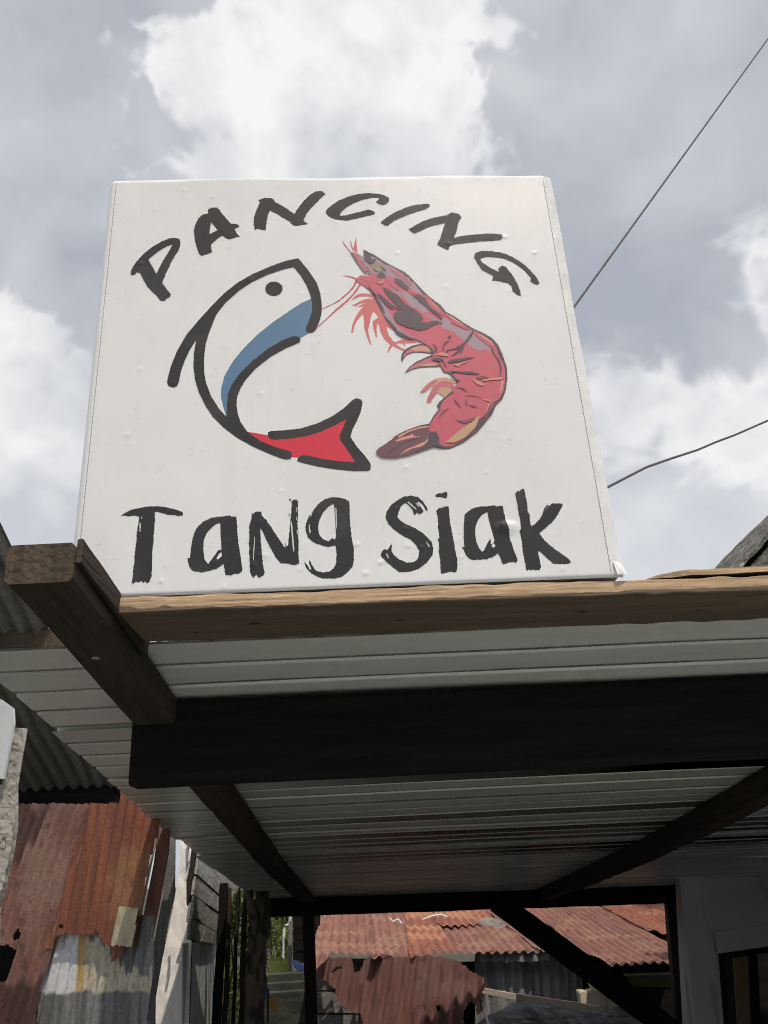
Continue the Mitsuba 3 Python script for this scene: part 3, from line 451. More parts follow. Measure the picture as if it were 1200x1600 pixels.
SHRIMP = [
  ('rose',[[(769,1196),(774,1184),(784,1163),(795,1146),(792,1143),(782,1157),(772,1177)],[(794,1196),(798,1185),(801,1168),(806,1147),(801,1150),(796,1168),(791,1176),(796,1171),(795,1183)],[(815,1207),(815,1181),(817,1141),(808,1145),(804,1159),(807,1172),(811,1190)],[(761,1047),(780,1049),(798,1043),(812,1036),(805,1030),(791,1039),(774,1045)],[(806,1032),(813,1024),(796,994),(775,970),(747,945),(716,928),(696,917),(696,921),(726,937),(754,957),(782,986),(797,1007)],[(818,1015),(824,1011),(806,981),(784,953),(760,928),(732,902),(704,873),(681,847),(674,839),(684,857),(711,887),(739,919),(767,945),(792,973)]]),
  ('salmon',[[(789,949),(798,963),(812,975),(833,976),(860,972),(873,961),(859,959),(836,965),(815,964),(802,957)],[(788,931),(799,935),(818,948),(842,956),(859,953),(862,942),(838,943),(818,937),(807,931),(802,923),(800,929)],[(866,963),(886,942),(904,904),(915,867),(923,826),(910,834),(894,847),(899,815),(911,794),(920,782),(933,768),(952,757),(942,755),(922,766),(910,775),(899,759),(890,744),(896,767),(903,779),(885,799),(876,823),(871,852),(866,860),(863,840),(863,806),(859,810),(853,840),(852,868),(862,876),(872,882),(857,905),(849,889),(843,861),(836,833),(840,804),(845,778),(841,781),(832,809),(825,841),(825,881),(824,898),(808,878),(797,858),(789,826),(783,828),(789,858),(799,886),(817,915),(827,927),(807,923),(824,935),(845,947)],[(910,784),(927,792),(948,800),(968,797),(990,784),(970,783),(947,783),(947,773),(943,775),(942,783),(924,784)]]),
  ('plum',[[(934,711),(932,727),(936,746),(949,761),(969,773),(993,779),(1016,775),(1039,765),(1044,747),(1027,741),(997,746),(971,747),(950,738),(940,725)],[(940,673),(954,695),(978,714),(1006,728),(1030,739),(1056,731),(1060,699),(1043,692),(1020,693),(990,692),(963,685),(946,676)]]),
  ('pink',[[(938,727),(942,742),(953,755),(974,767),(996,773),(1016,769),(1028,761),(1024,745),(998,750),(971,751),(952,744),(944,734)],[(947,682),(961,697),(985,711),(1012,724),(1036,731),(1051,719),(1053,700),(1023,699),(990,697),(964,689)]]),
  ('peach',[[(962,761),(982,769),(1006,770),(1028,761),(1037,751),(1024,749),(1005,754),(978,753)],[(984,698),(1004,704),(1024,708),(1044,704),(1033,698),(1010,697)],[(982,605),(989,616),(1012,640),(1037,653),(1065,655),(1087,645),(1098,631),(1067,635),(1039,635),(1019,622),(998,607)]]),
  ('pink',[[(983,604),(991,614),(1016,640),(1033,649),(1036,639),(1011,620),(998,607),(986,603)],[(999,571),(1004,588),(1018,615),(1035,634),(1056,643),(1082,636),(1089,617),(1050,621),(1033,601),(1017,581),(1011,568),(1003,567)]]),
  ('tan',[[(1050,621),(1075,618),(1081,599),(1066,586),(1055,585),(1038,599),(1033,606)]]),
  ('plum',[[(836,1151),(868,1131),(895,1107),(910,1094),(925,1084),(945,1070),(963,1058),(978,1042),(996,1015),(1018,982),(1043,950),(1056,937),(1069,926),(1085,897),(1109,880),(1137,854),(1165,831),(1194,814),(1219,795),(1236,769),(1246,733),(1254,686),(1253,662),(1244,733),(1254,686),(1251,644),(1240,599),(1227,572),(1205,550),(1190,520),(1168,494),(1139,461),(1094,428),(1055,411),(1032,411),(1014,420),(1004,431),(993,487),(1001,496),(1017,524),(1034,544),(1028,554),(1036,569),(1055,585),(1097,622),(1092,649),(1074,668),(1058,673),(1050,696),(1016,771),(984,792),(961,799),(935,814),(918,830),(895,867),(854,980),(821,1015),(857,1057),(836,1118)]]),
  ('red',[[(843,1044),(822,1047),(806,1032),(814,1019),(834,1004),(854,980),(870,963),(882,938),(897,896),(915,859),(926,830),(952,813),(984,796),(1010,779),(1031,759),(1039,743),(1028,737),(1045,715),(1053,696),(1061,676),(1080,672),(1100,673),(1085,661),(1103,642),(1096,628),(1077,618),(1083,599),(1062,584),(1046,569),(1038,549),(1039,543),(1018,517),(1000,487),(999,470),(1020,464),(1026,447),(1024,430),(1037,419),(1059,418),(1095,436),(1133,469),(1148,508),(1171,507),(1195,546),(1201,564),(1217,572),(1234,599),(1244,644),(1247,681),(1239,733),(1245,667),(1244,705),(1234,749),(1215,785),(1187,810),(1161,825),(1133,846),(1105,869),(1079,891),(1061,920),(1043,942),(1021,969),(1023,959),(991,993),(960,1033),(920,1055),(892,1060)]]),
  ('mauve',[[(792,1143),(806,1139),(819,1134),(836,1120),(858,1078),(871,1056),(889,1069),(873,1095),(861,1122),(847,1131),(874,1115),(901,1090),(924,1079),(948,1061),(964,1050),(977,1032),(996,1006),(1011,976),(1020,963),(994,976),(971,1002),(952,1020),(925,1034),(905,1047),(917,1017),(939,986),(966,977),(992,955),(1020,921),(1046,896),(1002,897),(1038,880),(1063,862),(1078,874),(1094,862),(1096,849),(1141,824),(1154,823),(1178,790),(1203,770),(1215,757),(1208,742),(1194,754),(1177,747),(1155,759),(1131,788),(1100,821),(1068,838),(1059,848),(1046,859),(1002,905),(976,923),(958,952),(946,982),(948,952),(916,991),(905,1038),(891,1047),(874,1050),(857,1052),(838,1055),(824,1073),(808,1108)],[(870,963),(883,946),(904,904),(925,854),(946,825),(984,796),(965,803),(933,826),(914,854),(896,879),(883,896),(893,892),(888,917)]]),
  ('wine',[[(792,1142),(806,1140),(817,1125),(828,1105),(840,1083),(851,1070),(857,1059),(847,1057),(837,1059),(841,1049),(830,1066),(817,1088),(805,1114)]]),
  ('mauve',[[(800,1130),(815,1108),(831,1079),(844,1061),(833,1062),(821,1084),(808,1108)],[(817,1132),(833,1118),(840,1096),(855,1072),(845,1079),(828,1105)]]),
  ('plum',[[(834,1151),(848,1144),(864,1128),(881,1114),(878,1112),(861,1123),(844,1139)],[(894,1104),(909,1090),(912,1083),(899,1090)],[(920,1085),(938,1070),(928,1076)],[(938,1074),(954,1059),(957,1052),(944,1061)],[(958,1059),(972,1037),(968,1032),(961,1048)],[(976,1043),(988,1017),(984,1015),(977,1032)],[(995,1012),(1011,984),(1008,982),(997,1002)],[(805,1130),(809,1134),(831,1092),(854,1068),(851,1066),(828,1092)],[(796,1139),(799,1140),(814,1101),(837,1057),(843,1046),(833,1059),(811,1101)]]),
  ('olive',[[(855,1087),(873,1098),(890,1091),(900,1073),(889,1058),(872,1063),(858,1076)]]),
  ('rose',[[(798,1137),(809,1136),(819,1125),(831,1092),(844,1074),(858,1061),(851,1059),(830,1073),(815,1106)],[(914,1077),(937,1059),(957,1048),(970,1032),(959,1028),(936,1046),(920,1064)],[(950,1046),(973,1028),(988,998),(978,1002),(959,1028)]]),
  ('red',[[(871,1048),(892,1056),(901,1038),(897,1021),(882,1009),(869,1014)],[(904,1030),(925,1025),(931,1008),(950,995),(942,978),(923,995),(913,1004),(910,1017)],[(970,986),(981,989),(992,976),(984,966),(971,973)],[(929,978),(941,961),(951,948),(944,953),(935,965)],[(1019,951),(1039,937),(1066,895),(1079,883),(1065,887),(1040,912),(1025,934)],[(1098,874),(1124,857),(1148,832),(1155,827),(1141,826),(1119,841),(1100,853)],[(1167,815),(1196,798),(1220,777),(1227,749),(1212,758),(1197,774),(1175,795)]]),
  ('plum',[[(837,1118),(843,1127),(852,1128),(861,1121),(874,1109),(873,1100),(863,1091),(852,1093),(842,1100),(838,1108)],[(874,1043),(889,1062),(902,1047),(903,1034),(890,1030),(877,1030)],[(932,1033),(952,1024),(965,1007),(976,992),(967,983),(947,999),(931,1016)],[(983,964),(1006,963),(1029,946),(1015,942),(992,951)],[(892,998),(909,987),(938,957),(963,927),(953,923),(929,928),(907,958),(895,979)],[(872,975),(887,962),(912,933),(938,911),(961,894),(986,910),(1004,889),(1012,872),(1002,860),(1019,856),(1046,863),(1019,856),(1040,863),(1060,861),(1061,852),(1045,849),(1021,833),(993,826),(974,835),(954,841),(928,858),(919,879),(922,895),(935,907),(912,924),(924,903),(898,925),(879,950)],[(889,996),(908,983),(935,965),(947,944),(966,923),(992,901),(1004,889),(984,885),(957,894),(932,924),(911,962)],[(845,1006),(854,989),(870,967),(866,963),(854,978),(846,995)],[(886,1082),(903,1069),(905,1058),(893,1069)],[(997,970),(1022,946),(1040,912),(1059,895),(1071,875),(1070,862),(1058,879),(1039,896),(1020,921),(1001,938)],[(1063,858),(1070,856),(1067,848),(1062,850)],[(1165,829),(1165,815),(1151,791),(1129,768),(1108,755),(1081,750),(1077,742),(1071,740),(1074,752),(1098,757),(1123,772),(1141,791),(1157,815)],[(1134,784),(1130,764),(1119,737),(1116,739),(1123,760),(1110,741),(1085,728),(1107,749),(1122,768)],[(1061,752),(1064,770),(1074,784),(1089,789),(1077,779),(1067,766),(1065,750)],[(1081,797),(1087,807),(1094,803),(1090,796)],[(1030,779),(1045,766),(1044,745),(1039,749),(1040,763)],[(1022,720),(1039,725),(1058,723),(1064,711),(1044,712)],[(1073,705),(1081,716),(1104,719),(1131,724),(1161,723),(1134,715),(1110,708),(1090,705)],[(1062,711),(1070,689),(1067,689),(1062,703)],[(1071,678),(1107,673),(1140,672),(1168,663),(1161,660),(1132,662),(1100,669)],[(1212,765),(1222,733),(1236,706),(1238,678),(1230,652),(1227,654),(1234,686),(1227,714),(1216,738)],[(1232,765),(1242,733),(1246,709),(1239,717),(1233,741)],[(1171,656),(1196,648),(1194,645),(1171,651)],[(920,834),(933,822),(958,803),(981,792),(958,797),(932,810),(921,822)],[(1077,668),(1099,644),(1107,642),(1098,637),(1087,647)]]),
  ('grape',[[(1079,506),(1105,503),(1141,513),(1128,498),(1100,492)],[(1196,560),(1192,538),(1172,512),(1156,508),(1175,525),(1187,551)],[(1082,581),(1100,550),(1098,545),(1084,568)],[(1120,576),(1120,553),(1116,556),(1116,574)],[(1122,555),(1141,553),(1150,543),(1133,549)],[(1089,620),(1112,616),(1126,598),(1108,611)],[(1110,590),(1144,587),(1171,576),(1144,583)],[(1155,652),(1171,651),(1186,646),(1162,642)],[(1043,538),(1065,546),(1046,531),(1033,512),(1028,495),(1034,521)]]),
  ('peach',[[(1040,735),(1057,744),(1076,738),(1079,728),(1059,731)],[(1089,698),(1116,705),(1140,714),(1130,705),(1112,698),(1105,690)],[(1142,645),(1165,635),(1179,623),(1171,619),(1156,626)],[(1169,640),(1202,646),(1241,647),(1232,640),(1201,639),(1177,636)],[(1232,638),(1238,635),(1229,604),(1216,581),(1222,599)],[(1163,576),(1182,571),(1197,563),(1177,567)],[(1184,558),(1188,555),(1178,534),(1160,514),(1174,534)],[(1076,891),(1105,874),(1133,844),(1148,830),(1123,849),(1098,870)],[(1169,813),(1196,798),(1217,777),(1223,763),(1210,777),(1192,794)],[(876,1013),(890,1017),(896,1030),(898,1028),(894,1013),(879,1008)],[(832,1036),(852,1018),(868,997),(858,1010),(839,1027)],[(1029,950),(1051,925),(1066,899),(1048,921)]]),
  ('tan',[[(1058,442),(1091,471),(1128,496),(1145,513),(1155,517),(1137,478),(1104,445),(1072,429),(1038,431),(1053,437)]]),
  ('wine',[[(838,405),(847,418),(864,428),(880,440),(900,456),(935,476),(974,490),(1001,492),(999,470),(1006,461),(989,436),(1010,420),(972,407),(933,393),(895,386),(858,388),(847,394)]]),
  ('peach',[[(905,456),(935,472),(974,485),(999,487),(996,482),(969,479),(934,466),(907,449)],[(897,441),(918,451),(941,457),(949,462),(954,454),(971,451),(948,449),(921,443),(900,437)],[(907,394),(927,410),(958,424),(985,436),(994,448),(992,431),(973,419),(946,414),(923,402)]]),
  ('plum',[[(954,481),(978,490),(999,494),(999,489),(977,486)],[(888,450),(908,462),(931,474),(923,467),(901,454)],[(870,400),(893,418),(921,434),(944,446),(971,449),(986,453),(959,442),(924,430),(897,414),(874,398)],[(999,466),(1018,467),(1026,447),(1024,430),(1032,413),(1010,420),(972,407),(933,393),(964,411),(989,432),(997,448)]]),
  ('mauve',[[(858,1118),(865,1118),(870,1109),(864,1106),(859,1111)]]),
]
BUBBLES = [(125,489),(131,458),(342,433),(258,363),(564,292),(256,84),(244,39),(523,100),(614,57),(629,131),(773,125),(795,38),(833,67),(409,16),(420,147),(385,86),(490,74),(505,101),(504,200),(773,121),(910,112),(837,67),(791,38),(1053,126),(1059,74),(1153,330),(1335,27),(922,355),(887,226),(909,164),(949,106),(1181,165),(343,1389),(248,1420),(400,787),(146,713),(155,1334),(506,616),(470,1040),(244,662),(121,1113),(947,1136),(1397,1126),(751,1270),(955,1260),(1307,1195),(1093,997),(1117,1171)]
bub_r = np.random.default_rng(5)
BUB = [(SX + x / 1000, SZ + z / 1000, bub_r.uniform(.008, .0145), bub_r.uniform(.0009, .0022)) for x, z in BUBBLES]
for _ in range(14):
    BUB.append((SX + bub_r.uniform(.06, 1.44), SZ + bub_r.uniform(.05, 1.42) ** 1.0, bub_r.uniform(.004, .011), bub_r.uniform(.0005, .0016)))
def relief(x, z):
    "height of the vinyl face towards the viewer: bubbles, slack and the turned edges"
    h = .0022 * (meshkit.fbm(np.stack([x * 3.1, z * 3.1, x * 0], -1), 3, 8) - .5) * 2
    for bx, bz, r, a in BUB:
        q = ((x - bx) ** 2 + ((z - bz) * 1.15) ** 2) / r ** 2
        h = h + a * np.maximum(0, 1 - q) ** 1.6
    # torn crease on the last letters
    q = ((x - (SX + 1.195)) / .045) ** 2 + ((z - (SZ + .153)) / .026) ** 2
    h = h + .0045 * np.maximum(0, 1 - q) ** 1.3 * (1 + .8 * np.clip((z - SZ - .153) / .026, -1, 1))
    cr = meshkit.fbm(np.stack([x * 20, z * 14, x * 0 + 3], -1), 3, 12) - .5
    dl, drr, dt, db = x - SX, SX + SW - x, SZ + SH - z, z - SZ
    h = h - .010 * np.clip(1 - dl / .016, 0, 1) ** 2
    e = np.clip(1 - drr / .032, 0, 1); h = h - .010 * e ** 1.6 + .008 * cr * (e > 0) * np.minimum(1, e * 3)
    wav = .010 + .006 * np.sin(x * 7 + 1) + .010 * (meshkit.noise(np.stack([x * 6, x * 0, x * 0], -1), 4) - .5)
    e = np.clip(1 - dt / (wav + .006), 0, 1); h = h - .011 * e
    h = h - .006 * np.clip(1 - db / .008, 0, 1) ** 2
    return h
sg_ = thing('signboard', 'square white vinyl signboard with a fish, a red prawn and black brush lettering', 'sign')
nx, nz = 330, 326
FX, FZ = np.meshgrid(np.linspace(SX, SX + SW, nx), np.linspace(SZ, SZ + SH, nz), indexing='ij')
FXo = FX + .004 * (meshkit.noise(np.stack([FZ * 5, FZ * 0, FZ * 0], -1), 6) - .5) * np.clip(1 - (SX + SW - FX) / .05, 0, 1)
FZo = FZ + .007 * (meshkit.noise(np.stack([FX * 4.5, FX * 0, FX * 0 + 2], -1), 7) - .4) * np.clip(1 - (SZ + SH - FZ) / .03, 0, 1)
FY = SY - relief(FX, FZ)
gi = np.arange(FX.size).reshape(FX.shape)
a, b, c, d = gi[:-1, :-1].ravel(), gi[1:, :-1].ravel(), gi[1:, 1:].ravel(), gi[:-1, 1:].ravel()
put(sg_ + '__face', trimesh.Trimesh(np.stack([FXo, FY, FZo], -1).reshape(-1, 3), np.vstack([np.stack([a, b, c], 1), np.stack([a, c, d], 1)]), process=False), 'm_vinyl', True)
put(sg_ + '__backing', box(SX + .006, SX + SW - .006, SY + .0225, SY + .115, SZ + .004, SZ + SH - .006, bev=.003), 'm_vinyl', 30)
def fold():
    # loose vinyl ear at the lower right corner
    x0, z0 = SX + SW - .030, SZ
    V = [(x0 + .006, SY - .002, z0 + .045), (x0 + .03, SY + .012, z0 + .045), (x0 + .032, SY - .008, z0 + .004), (x0 + .008, SY - .012, z0 + .001), (x0 + .040, SY - .002, z0 + .003), (x0 + .020, SY - .010, z0 + .018)]
    m = trimesh.Trimesh(np.array(V), [(0, 1, 5), (1, 2, 5), (2, 3, 5), (3, 0, 5), (1, 4, 2)], process=False); return m.subdivide().subdivide()
put(sg_ + '__corner_fold', fold(), 'm_vinyl')
def print_mesh(polys, lift, cell=.007):
    out = []
    for o, hs in polys:
        P = sg.Polygon([(SX + x / 1000, SZ + z / 1000) for x, z in o], [[(SX + x / 1000, SZ + z / 1000) for x, z in h] for h in hs]).buffer(0)
        for g in getattr(P, 'geoms', [P]):
            if g.area < 2e-6: continue
            v, f = trimesh.creation.triangulate_polygon(g, engine='earcut')
            v3 = np.column_stack([v, np.zeros(len(v))])
            v3, f = trimesh.remesh.subdivide_to_size(v3, f, cell, max_iter=14)
            out.append(trimesh.Trimesh(v3, f, process=False))
    m = cat(out); v = m.vertices
    m.vertices = np.column_stack([v[:, 0], SY - relief(v[:, 0], v[:, 1]) - lift, v[:, 1]])
    # wind towards the viewer
    if np.mean(m.face_normals[:, 1]) > 0: m.invert()
    return m
def roughen(o, amp=1.6):
    "dry-brush wobble on a lettering outline (millimetres)"
    P = sg.Polygon(o); r = np.array(P.exterior.segmentize(3.5).coords[:-1])
    j = np.stack([meshkit.fbm(np.column_stack([r * .22, r[:, :1] * 0 + k]), 2, 40 + k) - .5 for k in (0, 1)], 1)
    return (r + j * 2 * amp).tolist()
for o, hs in PRINT['letter']:
    put(sg_ + '__letter', print_mesh([(roughen(o), hs)], .0009), 'm_ink', True)
put(sg_ + '__fish_belly', print_mesh(PRINT['fish_belly'], .0007), 'm_blue', True)
put(sg_ + '__fish_tail', print_mesh(PRINT['fish_tail'], .0007), 'm_crimson', True)
put(sg_ + '__fish_outline', print_mesh(PRINT['fish_outline'], .0012), 'm_ink', True)
put(sg_ + '__fish_tail_outline', print_mesh(PRINT['fish_tail_outline'], .0012), 'm_ink', True)
put(sg_ + '__fish_eye', print_mesh(PRINT['fish_eye'], .0012), 'm_ink', True)
PN = dict(rose='prawn_feeler', salmon='prawn_legs', plum='prawn_shading', pink='prawn_swimmeret', peach='prawn_highlight', tan='prawn_highlight', red='prawn_body', mauve='prawn_shell_band', olive='prawn_eye_patch', grape='prawn_crease', wine='prawn_tail')
for i, (c_, polys) in enumerate(SHRIMP):
    for o in polys:
        put(sg_ + '__' + PN[c_], print_mesh([(o, [])], .0007 + .00022 * i), 'm_' + c_, True)
for x0, z0, x1, z1 in ((.020, .006, .022, 1.462), (1.466, .012, 1.468, 1.440)):
    q = [(x0 * 1000 - .6, z0 * 1000), (x0 * 1000 + .6, z0 * 1000), (x1 * 1000 + .6, z1 * 1000), (x1 * 1000 - .6, z1 * 1000)]
    put(sg_ + '__border_line', print_mesh([(q, [])], .0010, .02), 'm_line', True)

# ------------------------------------------------------------------ left: neighbouring column, hut, sheet-metal wall
def wavy(px, Y, amp, cell, thick=.004, seed=0, f=5.0, tilt=0.0):
    "a slack cloth outlined by pixels at Y metres"
    P = sg.Polygon([(p[0], p[2]) for p in (at(x, y, Y) for x, y in px)]).buffer(0)
    v, f_ = trimesh.creation.triangulate_polygon(P, engine='earcut')
    v3 = np.column_stack([v, np.zeros(len(v))]); v3, f_ = trimesh.remesh.subdivide_to_size(v3, f_, cell, max_iter=14)
    d = (meshkit.fbm(np.column_stack([v3[:, 0] * f * 1.6, v3[:, 1] * f * .5, v3[:, 0] * 0 + seed]), 4, seed) - .5) * 2 * amp
    zc = v3[:, 1].mean()
    return trimesh.Trimesh(np.column_stack([v3[:, 0], Y + d + tilt * (v3[:, 1] - zc), v3[:, 1]]), f_, process=False)
col = thing('plastered_column', 'rough plastered column with white board at the left edge', 'column')
put(col + '__shaft', slab([(-60, 1226), (22, 1226), (22, 1290), (16, 1330), (4, 1385), (-6, 1420), (-20, 2050), (-60, 2050)], 4.6, .06), 'm_plaster')
put(col + '__white_board', slab([(-40, 1080), (0, 1092), (20, 1106), (21, 1130), (5, 1217), (-40, 1212)], 4.52, .03), 'm_whitepaint')
put(col + '__corner_strip', beam(at(32, 1138, 4.62), at(14, 1236, 4.62), .075, .03, side=(1, 0, 0), rough=.004, seed=3), 'm_plaster', 30)

hut = thing('old_hut', 'dark old hut with a corrugated roof at the left, seen from below', 'hut')
HV = at(190, 1243, 7.2)
hut_ev = unit(np.array([0, -1.0, .38]))
put(hut + '__roof', corrugated([(-3.0, -.05), (0, -.05), (0, 4.25), (-3.0, 4.25)], HV + [0, 0, .06], (1, 0, 0), hut_ev, pitch=.100, amp=.016, cell=.05, seed=4, holes=[[(-.052, 2.83), (-.04, 2.83), (-.04, 2.845), (-.052, 2.845)], [(-.035, 2.78), (-.018, 2.78), (-.018, 2.80), (-.035, 2.80)]]), 'm_dullzinc', True)
put(hut + '__eave_batten', beam(at(-60, 1242, 7.17), at(191, 1243, 7.17), .05, .15, side=(0, 1, 0), rough=.006, seed=6), 'm_beam', 30)
put(hut + '__bracket', slab([(186, 1222), (192, 1222), (200, 1242), (196, 1256), (190, 1254)], 7.10, .03), 'm_oldzinc')
put(hut + '__wall', box(-5.0, -1.95, 7.28, 7.38, -1.2, 2.28), 'm_beam')
put(hut + '__tie_beam', beam(at(-60, 1001, 5.2), at(118, 997, 5.2), .06, .13, side=(0, 1, 0), rough=.006, seed=7), 'm_rafter', 30)

fw = thing('rusty_sheet_wall', 'patched wall of rusty corrugated sheets beside the shelter', 'wall')
def sheet(key, mat, px, ridge, Y, lift=0.0, yaw=0.0, **kw):
    "a corrugated sheet on an upright plane Y metres ahead (turned by yaw degrees about its middle); ridge = two pixels along one of its ridges"
    n_ = np.array([-math.sin(math.radians(yaw)), -math.cos(math.radians(yaw)), 0]); c0 = at(*YAW_MID, Y) if yaw else at(*px[0], Y)
    hit = lambda x, y: EYE + ray(x, y) * np.dot(c0 - EYE, n_) / np.dot(ray(x, y), n_)
    ev = unit(hit(*ridge[0]) - hit(*ridge[1])); eu = unit(np.cross(n_, ev)) * -1
    O = hit(*px[0]) + np.array([0, lift, 0])
    holes = [plane_uv(h, Y, O, eu, ev) for h in kw.pop('holes', [])]
    return put(key, corrugated(plane_uv(px, Y, O, eu, ev), O, eu, ev, holes=holes, **kw), mat, True)
YAW_MID, FWY = (150, 1400), 30.0
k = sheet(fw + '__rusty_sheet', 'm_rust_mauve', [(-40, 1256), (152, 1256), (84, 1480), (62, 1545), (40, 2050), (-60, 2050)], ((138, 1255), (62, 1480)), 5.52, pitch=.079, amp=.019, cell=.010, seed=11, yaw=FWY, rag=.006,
          holes=[[(-40, 1478), (16, 1476), (26, 1488), (18, 1520), (8, 1533), (-40, 1537)], [(22, 1458), (30, 1452), (30, 1460), (24, 1472)], [(20, 1414), (27, 1413), (27, 1417), (20, 1418)], [(77, 1422), (83, 1422), (83, 1425), (77, 1425)]])
tag(k, 'faded mauve rusty sheet'); labels[k].pop('category', None)
k = sheet(fw + '__rusty_sheet', 'm_rust_orange', [(138, 1255), (188, 1255), (190, 1235), (252, 1235), (250, 1285), (240, 1335), (222, 1418), (216, 1450), (208, 1476), (196, 1478), (188, 1494), (180, 1502), (172, 1498), (172, 1478), (158, 1472), (154, 1450), (146, 1460), (120, 1462), (98, 1458), (86, 1470), (80, 1482), (72, 1480)],
          ((201, 1244), (166, 1461)), 5.485, pitch=.080, amp=.014, cell=.010, seed=12, yaw=FWY, rag=.012, holes=[[(95, 1443), (99, 1443), (98, 1450), (95, 1449)]])
tag(k, 'orange-brown rusty sheet with a ragged lower edge'); labels[k].pop('category', None)
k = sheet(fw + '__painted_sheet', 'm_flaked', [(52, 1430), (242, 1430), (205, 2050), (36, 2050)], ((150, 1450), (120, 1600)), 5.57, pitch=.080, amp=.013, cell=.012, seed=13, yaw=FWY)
tag(k, 'grey sheet with flaking white and cream paint'); labels[k].pop('category', None)
k = sheet(fw + '__scrap_patch', 'm_scrap', [(188, 1416), (219, 1419), (206, 1480), (174, 1477)], ((201, 1416), (186, 1478)), 5.445, pitch=.066, amp=.009, cell=.010, seed=14, yaw=FWY)
tag(k, 'small cream and yellow scrap of sheet'); labels[k].pop('category', None)
put(fw + '__brown_board', slab([(250, 1268), (266, 1272), (263, 1330), (247, 1420), (230, 1500), (226, 2050), (172, 2050), (202, 1530), (222, 1440), (240, 1350)], 5.60, .03), 'm_rust_mauve')
put(fw + '__edge_lath', beam(at(250, 1278, 5.58), at(217, 1440, 5.58), .014, .02, rough=.002, bev=.002, seed=8), 'm_paleboard', 30)
put(fw + '__grey_board', slab([(262, 1276), (274, 1280), (272, 1400), (262, 1440), (242, 1560), (238, 2050), (220, 2050), (232, 1520), (254, 1400)], 6.2, .03), 'm_oldzinc')
k = put('white_tarp', wavy([(268, 1280), (274, 1290), (292, 1292), (294, 1400), (293, 1500), (294, 2050), (228, 2050), (236, 1560), (240, 1540), (256, 1450), (265, 1390), (270, 1340)], 7.12, .018, .03, seed=3, tilt=.22), 'm_tarp', True)
tag(k, 'creased white tarpaulin hanging between the rusty wall and the plank hut', 'tarp')
ph = thing('plank_hut', 'weathered grey plank hut with a pale lower panel under the left roof edge', 'hut')
k = put(ph + '__cord', tube([at(297, 1312, 6.8), at(297, 1328, 6.8), at(295, 1345, 6.78), at(295, 1352, 6.8), at(292, 1366, 6.8), at(290, 1376, 6.79)], .010), 'm_white', True)
pd = unit(ray(415, 1471) * [1, 1, 0]); pO = at(300, 1400, 7.4); pev = np.array([0, 0, 1.0])
def plank_quad(px, thick, off):
    uv = plane_uv(px, 0, pO, pd, pev); P = sg.Polygon(uv).buffer(0)
    m = trimesh.creation.extrude_polygon(P, thick, engine='earcut'); v = m.vertices; n_ = np.cross(pd, pev)
    m.vertices = pO + v[:, :1] * pd + v[:, 1:2] * pev + (v[:, 2:] + off) * n_; m.fix_normals(); return m
rows = [((304, 1290), (356, 1355)), ((305, 1330), (352, 1387)), ((301, 1366), (355, 1412)), ((297, 1398), (347, 1431)), ((293, 1431), (342, 1460)), ((290, 1468), (331, 1476))]
for i in range(5):
    (ax_, ay_), (bx_, by_) = rows[i]; (cx_, cy_), (dx_, dy_) = rows[i + 1]
    cuts = [0, (.42, .36, .5, .33, .45)[i], 1]
    for j in range(2):
        s, e = cuts[j] + (.01 if j else 0), cuts[j + 1]
        L = lambda p, q, t: (p[0] + (q[0] - p[0]) * t, p[1] + (q[1] - p[1]) * t)
        g = 3.2
        q = [L((ax_, ay_ + g), (bx_, by_ + g), s), L((ax_, ay_ + g), (bx_, by_ + g), e), L((cx_, cy_), (dx_, dy_), e), L((cx_, cy_), (dx_, dy_), s)]
        put(ph + '__plank', plank_quad(q, .022, (.0, .012, .004, .015, .008)[(i + 2 * j) % 5]), 'm_greywood')
put(ph + '__gap_shade', plank_quad([(306, 1300), (366, 1350), (348, 1478), (298, 1478)], .01, -.04), 'm_beam')  # dark sheet standing in for the shade between the planks
put(ph + '__pale_panel', plank_quad([(289, 1474), (344, 1466), (338, 1540), (328, 2050), (290, 2050)], .012, -.02), 'm_palepanel')
put(ph + '__corner_post', beam(at(300, 1300, 7.38), at(278, 2050, 7.38), .05, .05, rough=.004, seed=15), 'm_post', 30)
put(ph + '__corner_post', beam(at(350, 1380, 9.2), at(336, 1640, 9.2), .08, .09, rough=.006, seed=16), 'm_beam', 30)
PG = 'poles standing beyond the plank hut'
for i, (xa, ya, xb, yb, Y, r) in enumerate([(362, 1368, 350, 1640, 9.8, .028), (376, 1372, 362, 1640, 10.4, .022), (387, 1376, 374, 1640, 10.2, .030), (423, 1385, 408, 1640, 11.9, .02)]):
    p, q = at(xa, ya - 45, Y), at(xb, yb, Y); ts = np.linspace(0, 1, 9)[:, None]
    k = put('pole', tube(p + (q - p) * ts + (rng.random((9, 3)) - .5) * .02, r), 'm_post', True)
    tag(k, ('thin dark pole nearest the plank hut', 'thin dark pole second from the plank hut, thinner than its neighbours', 'dark pole just left of the thick tree trunk', 'thin leaning pole right of the thick tree trunk')[i], 'pole', PG)
k = put('loose_board', slab([(352, 1364), (378, 1374), (372, 1392), (350, 1384)], 9.5, .02), 'm_greywood'); tag(k, 'short grey board nailed up under the roof edge beyond the plank hut', 'board')
tr = thing('dead_tree', 'thick dark tree trunk standing beyond the plank hut', 'tree')
ts = np.linspace(0, 1, 40)
p, q = at(409, 1340, 10.3), at(393, 1660, 10.3)
put(tr + '__trunk', tube([p + (q - p) * t + [.03 * math.sin(7 * t), 0, 0] for t in ts], [.085 + .07 * t + .016 * math.sin(23 * t) + .012 * math.sin(51 * t + 1) for t in ts], 12), 'm_bark', True)
put(tr + '__branch', tube([at(404, 1470, 10.3), at(392, 1420, 10.1), at(388, 1370, 10.0)], [.06, .045, .03]), 'm_bark', True)
